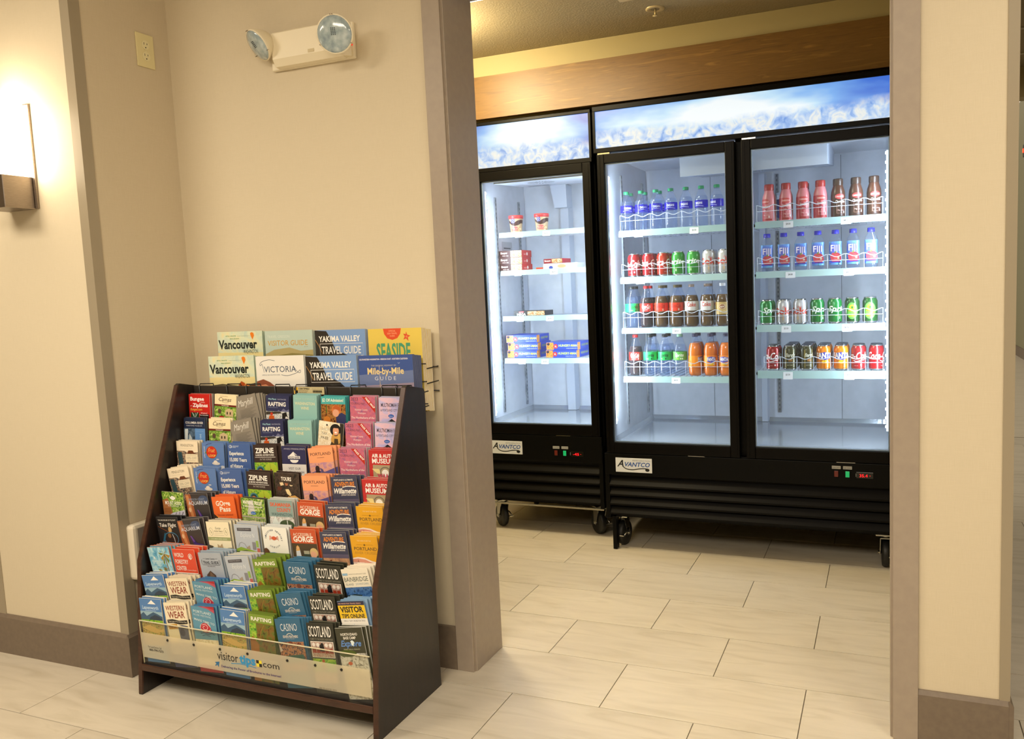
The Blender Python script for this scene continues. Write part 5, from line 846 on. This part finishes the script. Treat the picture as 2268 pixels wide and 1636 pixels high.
 'raftgreen': ('7a9434', '5a6a24', 'olive leaflet lettered RAFTING over brown rapids', [('r', 0, 0, 100, 226, '7a9434'), T('RAFTING', 9, 24, 82, 14, 'ece8dc', b=.9), ('r', 0, 34, 30, 226, 'grass'), ('r', 28, 31, 100, 226, 'kelp'), ('p', [(0, 90), (12, 80), (34, 110), (30, 226), (0, 226)], '9a6420'), ('s', [(60, 36), (46, 60), (38, 96)], 3, '8a6a28'), ('r', 0, 160, 100, 166, 'c8ccd0')]),
 'casino': ('326484', '487898', 'steel-blue leaflet lettered CASINO', [T('CASINO', 18, 42, 66, 27, 'd8dce0', b=-.1), ('s', [(38, 56), (46, 51), (54, 51), (62, 56)], 2.4, 'c8c8bc'), T('SEVEN FEATHERS', 22, 66, 60, 9, 'dcd4c8', b=.6), T('CASINO RESORT', 34, 71, 34, 3, 'b8c0c4'), ('r', 0, 80, 100, 226, 'casino'), ('p', [(0, 82), (12, 110), (0, 116)], 'c8b8ac'), ('e', 48, 86, 9, 8, '7a4430'), ('p', [(10, 130), (90, 124), (96, 150), (14, 158)], '245c54'), ('r', 0, 180, 100, 226, '326484')]),
 'scotland': ('2c2c24', '4c4c3c', 'black-green leaflet lettered SCOTLAND over pipers', [T('SCOTLAND', 6, 46, 84, 38, 'f0ece4', b=.2), T('COMES TO THE PACIFIC NORTHWEST', 7, 58, 88, 7, '8a8878', b=.3), ('r', 7, 62, 94, 118, 'e0dcd4'), ('r', 9, 64, 92, 116, 'crowd')] + [('e', 18 + i * 16, 74, 6, 7, 'e0d8d0' if i != 2 else '14100e') for i in range(5)] + [('p', [(12 + i * 16, 86), (24 + i * 16, 86), (26 + i * 16, 102), (11 + i * 16, 102)], '9a3420') for i in range(5)] + [('p', [(40, 74), (56, 74), (58, 96), (40, 96)], '181418'), ('r', 7, 122, 94, 165, 'grass'), ('r', 42, 124, 52, 160, 'b0542c'), ('r', 7, 168, 94, 205, 'crowd')]),
 'bainbridge': ('e8e0cc', 'ece4d4', 'cream leaflet lettered Bainbridge over blue harbour', [('r', 2, 14, 22, 22, '8ab0cc'), T('DOWNTOWN RESTAURANT GUIDE', 26, 20, 66, 4, 'a0a098'), T('BAINBRIDGE', 4, 44, 90, 17, '54605c', b=0), T('ISLAND', 6, 57, 30, 8, '8a9494'), T('DOWNTOWN', 44, 57, 48, 8, 'a8b4b8'), ('r', 0, 64, 100, 226, 'sea'), ('p', [(0, 92), (30, 88), (60, 92), (50, 100), (20, 104), (0, 104)], '182418'), ('r', 86, 98, 94, 101, 'e0e4e8')]),
 'visitor': ('8aa8c8', '7ca0c0', 'yellow leaflet with big black VISITOR heading', [('r', 0, 0, 100, 60, 'e8c020'), ('r', 0, 0, 100, 14, '2c2c48'), T('GO HACK FOR TRAVEL DEALS', 4, 10, 84, 5, 'd8a88c', b=.4), T('VISITOR', 6, 38, 86, 20, '16161c', b=1.1), T('TIPS ONLINE', 7, 58, 86, 14, '16161c', b=.9), ('r', 0, 60, 100, 226, 'e8e4dc'), T('WIN A 7 DAY CRUISE FOR TWO!', 10, 71, 80, 6, '4c4c5c', b=.2), T('visitor', 8, 90, 30, 12, '3c3c44'), T('tips', 39, 90, 24, 12, '4a90c4', b=.8), T('com', 68, 90, 26, 9, '3c3c44'), ('r', 63, 85, 67, 89, '1c1a18'), ('r', 20, 98, 90, 99, 'b8a098'), ('r', 0, 110, 100, 226, 'd8d8d4')]),
 'idaho': ('3a3a2a', 'c8c8c0', 'dark olive leaflet lettered Explore in blue script', [T('NORTH IDAHO', 18, 26, 62, 9, 'e8e4d8', b=.7), T('BASE CAMP', 26, 38, 46, 9, 'e8e4d8', b=.7), T('Explore', 12, 62, 76, 21, '5c86c4', sh=.3, b=.8), ('p', [(50, 44), (58, 42), (64, 48), (58, 62), (52, 58)], 'd8e4e4'), T('POST FALLS, IDAHO', 20, 74, 60, 4, 'c8c8a8'), ('r', 0, 86, 100, 226, 'waters2'), ('e', 30, 86, 34, 12, '4c5c24'), ('e', 34, 120, 8, 6, 'c85c30')]),
 'leaven': ('5280b8', 'e4dcc8', 'blue leaflet with white peak above village photo', leav),
 'western': ('ecdfc0', 'c8c0ac', 'cream leaflet lettered WESTERN WEAR in dark red', [T('WESTERN', 7, 29, 84, 18, '8a2c1c', b=.2), T('WEAR', 13, 58, 76, 26, '8a2c1c', b=.3), ('p', [(6, 64), (30, 62), (60, 68), (96, 66), (96, 80), (60, 82), (30, 76), (6, 76)], '1c1a18'), T('Classic Styles of the American West', 10, 72, 82, 6, 'd8d0bc', slope=.05), ('p', [(6, 82), (46, 80), (48, 98), (8, 100)], 'c8942c'), T('15% OFF', 12, 95, 32, 10, '6a3c10', b=.5), ('p', [(50, 88), (70, 84), (94, 88), (92, 140), (52, 140)], '5c6074'), ('e', 66, 112, 12, 14, '3c3c50'), ('r', 0, 150, 100, 196, 'a8a4b0'), ('r', 0, 196, 100, 226, '2c3468'), T('360-736-4800', 22, 206, 56, 7, 'a8b4e0', b=.4)]),
 'rose': ('5c92ac', '2c5c94', 'light-blue leaflet with large red rose', [('p', [(0, 0), (60, 0), (100, 14), (100, 0)], 'a8242c'), ('p', [(0, 0), (30, 0), (70, 8), (100, 24), (100, 12), (60, 0)], 'b84c5c'), T('PORTLAND', 8, 22, 76, 10, 'c8d8dc', b=.7, slope=.12), T('ROSE FESTIVAL', 8, 33, 76, 7, 'b8ccd4', b=.5, slope=.12), T('MAKE TIME TO', 8, 50, 86, 8, 'c8d8dc', b=.6, slope=.2), ('e', 52, 78, 24, 18, 'b8c8c8'), ('p', [(30, 80), (36, 66), (46, 60), (60, 62), (74, 76), (78, 90), (60, 96), (42, 94)], 'b8303c'), ('c', [(40, 68), (52, 66), (62, 74), (58, 84), (46, 84), (42, 76), (50, 72)], 2, 'e8c8c8'), ('c', [(36, 86), (46, 92), (62, 90), (74, 84)], 2, 'e8c8c8'), ('s', [(28, 100), (44, 97), (60, 102), (78, 98), (88, 104)], 2.4, '2c4c6c'), ('s', [(34, 108), (50, 104), (70, 110)], 2, '2c4c6c'), ('r', 0, 122, 100, 190, 'paper'), ('p', [(0, 150), (40, 140), (100, 156), (100, 190), (0, 190)], 'c8c088'), ('r', 0, 190, 100, 218, 'ece4dc'), ('r', 0, 218, 100, 226, 'a82028')]),
}
MAGS = {
 'vancouver': ('c4d4b0', 'a8bcb0', 'pale green magazine lettered Vancouver with orange balloon', [('r', 0, 0, 216, 279, 'balloon'), ('p', [(0, 84), (216, 84), (216, 150), (0, 150)], 'e4d498'), T('ARTFUL CURIOSITIES', 40, 20, 50, 5, '4a8a4c', b=.4), T('QUIET RIVERSIDE DAYS', 96, 20, 60, 3, '8a9a84'), T('SPRING GETAWAYS', 60, 31, 44, 5, '4a8a4c', b=.4), T('Vancouver', 4, 68, 184, 36, '1c2420', b=1.1), T('WASHINGTON', 122, 88, 68, 16, '3c4438', b=.2), ('p', [(158, 8), (166, 4), (174, 8), (176, 18), (168, 34), (160, 18)], 'e07c1c'), ('p', [(0, 116), (60, 110), (140, 118), (216, 108), (216, 140), (0, 140)], '4c4430'), ('r', 0, 134, 216, 279, '8ab0bc'), ('p', [(136, 114), (150, 100), (166, 108), (162, 150), (140, 150)], 'b8501c'), ('e', 174, 130, 16, 20, 'd07834'), ('p', [(190, 118), (216, 112), (216, 150), (192, 150)], '5c3820')]),
 'visitorguide': ('b4c4bc', 'c8ccc0', 'misty hills magazine lettered Visitor Guide', [('r', 0, 0, 216, 279, 'b8c8bc'), T('TRAVEL OREGON', 12, 28, 100, 11, 'd0d8cc'), T('VISITOR GUIDE', 12, 58, 180, 21, 'c8983c', b=.2), T('2023 / 2024', 176, 66, 16, 3, '8a8468'), ('p', [(0, 90), (40, 74), (110, 66), (160, 80), (216, 76), (216, 140), (0, 140)], 'b4a470'), ('p', [(40, 279), (60, 96), (120, 88), (216, 96), (216, 279)], '8c8048'), ('e', 170, 110, 70, 10, '5c5428')]),
 'yakima': ('7c9cc4', 'b8bcc4', 'blue-sky Travel Guide magazine with dark cliff', [('r', 0, 0, 216, 279, '7c9ccc'), ('p', [(0, 0), (50, 4), (72, 40), (86, 76), (140, 98), (170, 126), (170, 279), (0, 279)], '2c2620'), ('s', [(0, 36), (16, 60), (30, 90)], 3, 'a87c48'), T('YAKIMA VALLEY', 16, 44, 176, 22, 'f0ece4', b=.9), ('s', [(20, 52), (202, 52), (202, 98), (20, 98), (20, 52)], 1.6, 'ece8e0'), T('TRAVEL GUIDE', 27, 90, 166, 29, 'f0ece4', b=.5), ('p', [(140, 126), (170, 120), (216, 132), (216, 279), (140, 279)], 'c89c5c')]),
 'seaside': ('e8c83c', 'f0e8d4', 'yellow magazine lettered SEASIDE with orange starfish', [('r', 0, 0, 216, 279, 'e2c658'), ('p', [(62, 0), (134, 0), (130, 20), (118, 36), (98, 42), (78, 36), (66, 20)], 'dc5028'), T('OFFICIAL', 84, 12, 28, 6, 'f0a878', b=.4), T('2024 TRAVEL', 78, 21, 40, 6, 'f0a878', b=.4), T('GUIDE', 88, 30, 20, 6, 'f0a878', b=.4), T('SEASIDE', 32, 114, 136, 62, '4c9c74', b=.9), ('p', [(154, 12), (158, 24), (170, 28), (160, 34), (162, 48), (153, 38), (142, 42), (148, 30), (142, 20), (152, 22)], 'd8542c'), ('e', 155, 31, 4, 4, 'e88050')]),
 'victoria': ('e4e0d8', 'c8ccc8', 'white magazine lettered VICTORIA with flourish', [('r', 0, 0, 216, 279, 'e8e4dc'), T('VICTORIA', 36, 62, 142, 24, '2c4460', b=0), ('c', [(86, 18), (60, 14), (30, 20), (18, 30), (22, 36), (28, 30), (36, 62)], 1.6, '2c4460'), ('c', [(166, 38), (182, 60), (194, 66), (198, 60), (194, 56), (180, 66), (140, 76), (112, 72)], 1.6, '2c4460'), T('OFFICIAL 2023 VACATION GUIDE', 26, 74, 80, 4, '4c5c70', b=.3), ('p', [(0, 96), (30, 88), (60, 100), (84, 118), (110, 128), (110, 150), (0, 150)], '8c4c34'), ('p', [(0, 112), (40, 108), (70, 124), (60, 140), (0, 140)], 'd89068'), ('p', [(84, 132), (118, 122), (112, 150), (80, 150)], '9a2c2c'), ('r', 6, 124, 50, 128, 'e8d0a8')]),
 'mile': ('3c5494', '6c7490', 'deep blue harbour magazine lettered GUIDE', [('r', 0, 0, 216, 279, '3c5494'), ('p', [(0, 70), (216, 56), (216, 120), (0, 130)], '6878a4'), ('p', [(0, 110), (216, 100), (216, 279), (0, 279)], '9c8ca0'), T('SOUTHWESTERN WASHINGTON - OREGON COAST - NORTHERN CALIFORNIA', 4, 17, 192, 6, 'e8e4e8', b=.7), T('THE ORIGINAL HIGHWAY 101', 50, 40, 98, 6, 'b8b4b0', b=.2), T('Mile-by-Mile', 34, 68, 144, 24, 'e4cc90', b=.8), T('G U I D E', 62, 90, 84, 14, 'd8d8e0', b=0), ('s', [(156, 28), (160, 31), (164, 28)], 1, 'c8d0e4'), ('s', [(82, 36), (82, 150)], 1.2, 'd8c8b8'), ('s', [(74, 150), (82, 96), (90, 150)], 1.6, 'c8a880'), ('s', [(24, 150), (26, 110), (40, 150)], 2, 'b89878'), ('s', [(128, 150), (129, 108)], 1, '7c6c78'), ('s', [(148, 150), (149, 112)], 1, '7c6c78'), ('r', 0, 134, 216, 150, 'town')])}
def leaf_mesh(name, w_, h_, t, base, edge, bow):
    mb = MB(); n = 6; vs = []; B = cmat(base); E_ = mat('paper_edge_' + edge, edge, 0.6)
    for i in range(n + 1):
        z = h_ * i / n; y = -bow * math.sin(PI * i / n)
        vs += [(-w_ / 2, y, z), (w_ / 2, y, z), (w_ / 2, y + t, z), (-w_ / 2, y + t, z)]
    mb.add(vs, [(4 * i, 4 * i + 1, 4 * i + 5, 4 * i + 4) for i in range(n)], B)
    o = len(vs); mb.add(vs, [f for i in range(n) for f in ((4 * i + 1, 4 * i + 2, 4 * i + 6, 4 * i + 5), (4 * i + 2, 4 * i + 3, 4 * i + 7, 4 * i + 6), (4 * i + 3, 4 * i, 4 * i + 4, 4 * i + 7))] + [(0, 3, 2, 1), (4 * n, 4 * n + 1, 4 * n + 2, 4 * n + 3)], E_)
    return mb.mesh(name)
GRID = [
 ['bungee', 'camas', 'maryhill', 'wetplanet', 'wine', 'twooff', 'touring', 'multnomah'],
 ['columbia', 'camas', 'maryhill', 'wetplanet', 'wine', 'taxfree', 'touring', 'multnomah'],
 ['pendleton', 'fruitloop', 'experience', 'zipline', 'hoodriver', 'portland', 'touring', 'air'],
 ['pendleton', 'fruitloop', 'experience', 'zipline', 'tours', 'portland', 'willamette', 'air'],
 ['mounthood', 'aquarium', 'gorgepass', 'trolley', 'skamania', 'accessible', 'willamette', 'cruise'],
 ['flight', 'aquarium', 'foodtrails', 'explore', 'newport', 'accessible', 'willamette', 'cruise'],
 ['palm', 'forestry', 'trailguide', 'explore', 'raftgreen', 'casino', 'scotland', 'bainbridge'],
 ['leaven', 'western', 'rose', 'leaven', 'raftgreen', 'casino', 'scotland', 'visitor'],
 ['leaven', 'western', 'rose', 'leaven', 'raftgreen', 'casino', 'scotland', 'idaho']]
ROLL = [[0, -3, 14, -1, -1, 0, 0, 0], [0, 0, 12, 2, 1, -6, 1, 0], [1, 0, 1, 3, 1, 6, 2, 1], [9, 0, 3, 0, 0, 3, 4, 1], [0, 5, 5, -1, 1, 0, 4, 2], [4, 9, 3, 1, 1, 3, 4, 3], [6, 3, 4, 6, 7, 3, 2, 9], [7, 7, 6, 4, 7, 10, 5, 8], [3, 7, 4, 0, 0, 8, 5, 9]]
BEH = [[2, 1, 5, 3, 3, 3, 3, 2], [1, 1, 5, 3, 3, 0, 3, 2], [2, 2, 2, 1, 2, 2, 4, 3], [4, 2, 2, 1, 1, 4, 2, 2], [0, 3, 2, 1, 2, 2, 2, 3], [2, 2, 4, 3, 2, 2, 3, 3], [5, 3, 5, 5, 3, 4, 2, 5], [3, 3, 4, 4, 4, 5, 2, 4], [2, 3, 3, 3, 2, 4, 2, 3]]
# measured left edge of each front cover at its top, metres from the rack's left inner face, refined per column
ORW = ['top', 'second', 'third', 'fourth', 'fifth', 'sixth', 'seventh', 'eighth', 'bottom']
ORC = ['first', 'second', 'third', 'fourth', 'fifth', 'sixth', 'seventh', 'eighth']
LM = {}
for k, (base, edge, desc, ops) in COVERS.items():
    LM[k] = (leaf_mesh('leaflet', 0.100, HB, 0.0026, base, edge, 0.0015), print_mesh('cover_print', squash(ops, 0.925, 226), 100, 226, bow=0.0015))
def lean(x, y0, z0, roll, fwd_, yaw=0.0, piv=HB * 0.5):
    return Matrix.Translation((x, y0, z0)) @ Matrix.Rotation(fwd_, 4, 'X') @ Matrix.Translation((0, 0, piv)) @ Matrix.Rotation(-roll, 4, 'Y') @ Matrix.Translation((0, 0, -piv)) @ Matrix.Rotation(yaw, 4, 'Z')
def leaflet(k, x, y, z, roll, fw, label, group=None, front=True, thick=1.0):
    o = put('leaflet', LM[k][0]); o.matrix_world = lean(x, y, z, roll, fw) @ Matrix.Diagonal((1, thick, 1, 1))
    o['label'] = label; o['category'] = 'leaflet'
    if group: o['group'] = group
    if front: put('cover_print', LM[k][1], o)
    return o
rng = random.Random(11)
for r_ in range(9):
    for c in range(8):
        k = GRID[r_][c]; d = COVERS[k][2]; z = max(ZT[r_] - HB, 0.1095); ra = ROLL[r_][c]; n = BEH[r_][c]
        x = -0.612 + 0.1185 * (c + 0.5) + (0.010 if c == 0 and ra > 3 else 0) - (0.004 if c == 7 else 0)
        fw = math.atan2(YB[r_] - YT[r_], HB)
        dt = [.020, .024, .032, .036, .034, .034, .040, .034, .021][r_]
        z += rng.uniform(-0.0015, 0.003) if r_ < 8 else 0.001
        leaflet(k, x, YB[r_], z, R(ra), fw, '%s, %s row, %s column' % (' '.join(d.split()[:11]), ORW[r_], ORC[c]))
        for j in range(n):
            rb = ra * (0.8 if k == 'maryhill' else 1.0) * (1 - (j + 1) / (n + (0.3 if k == 'maryhill' else 2.5))) + rng.uniform(-0.6, 0.6)
            q = (j + 1) / max(n, 3.0); yb_j = YB[r_] + 0.0225 * q; fj = math.atan2(yb_j - (YT[r_] + dt * q), HB)
            last = j < 2 and k in ('experience', 'portland', 'western') 
            leaflet(k, x + rng.uniform(-0.001, 0.0025) + 0.004 * (j + 1) * (ra > 2), yb_j, z + 0.001 + rng.uniform(-0.001, 0.003), R(rb), fj, '%s spare leaflet behind the front one, %s row, %s column' % (ORC[j], ORW[r_], ORC[c]), 'spare leaflets, %s row, %s column' % (ORW[r_], ORC[c]), front=last, thick=min(1.9, 0.0225 / max(n, 3.0) * 0.92 / 0.0026))
# magazines
ML = {k: (leaf_mesh('magazine', 0.214, 0.279, 0.0042, b, e, 0.001), print_mesh('cover_print', squash(ops, 0.93, 279), 214, 279, bow=0.001)) for k, (b, e, d, ops) in MAGS.items()}
for row_, names, x0, y0, z0, cnt, w_ in (('front', ['vancouver', 'victoria', 'yakima', 'mile'], -0.555, -0.0385, 0.855, [6, 5, 6, 8], 0.222), ('back', ['vancouver', 'visitorguide', 'yakima', 'seaside'], -0.566, 0.0215, 0.940, [7, 5, 7, 10], 0.2255)):
    for i, k in enumerate(names):
        x = x0 + w_ * i + 0.107; d = MAGS[k][2]
        for j in range(cnt[i]):
            o = put('magazine', ML[k][0]); o.matrix_world = lean(x + 0.0006 * j * (1 if i < 3 else 0.4), y0 + 0.0054 * j, z0 + rng.uniform(0, 0.0025) - 0.001 * j, R((1.2 if row_ == 'front' else 0.6) * (1 - j / cnt[i])), -0.02, piv=0.0)
            o['category'] = 'magazine'
            if j == 0: put('cover_print', ML[k][1], o); o['label'] = '%s, front copy in the %s magazine row' % (d, row_)
            else: o['label'] = '%s spare magazine behind the %s cover of the %s magazine row' % ((ORC + ['ninth'])[j - 1], ORC[i], row_); o['group'] = 'spare magazines, %s row, %s stack' % (row_, ORC[i])
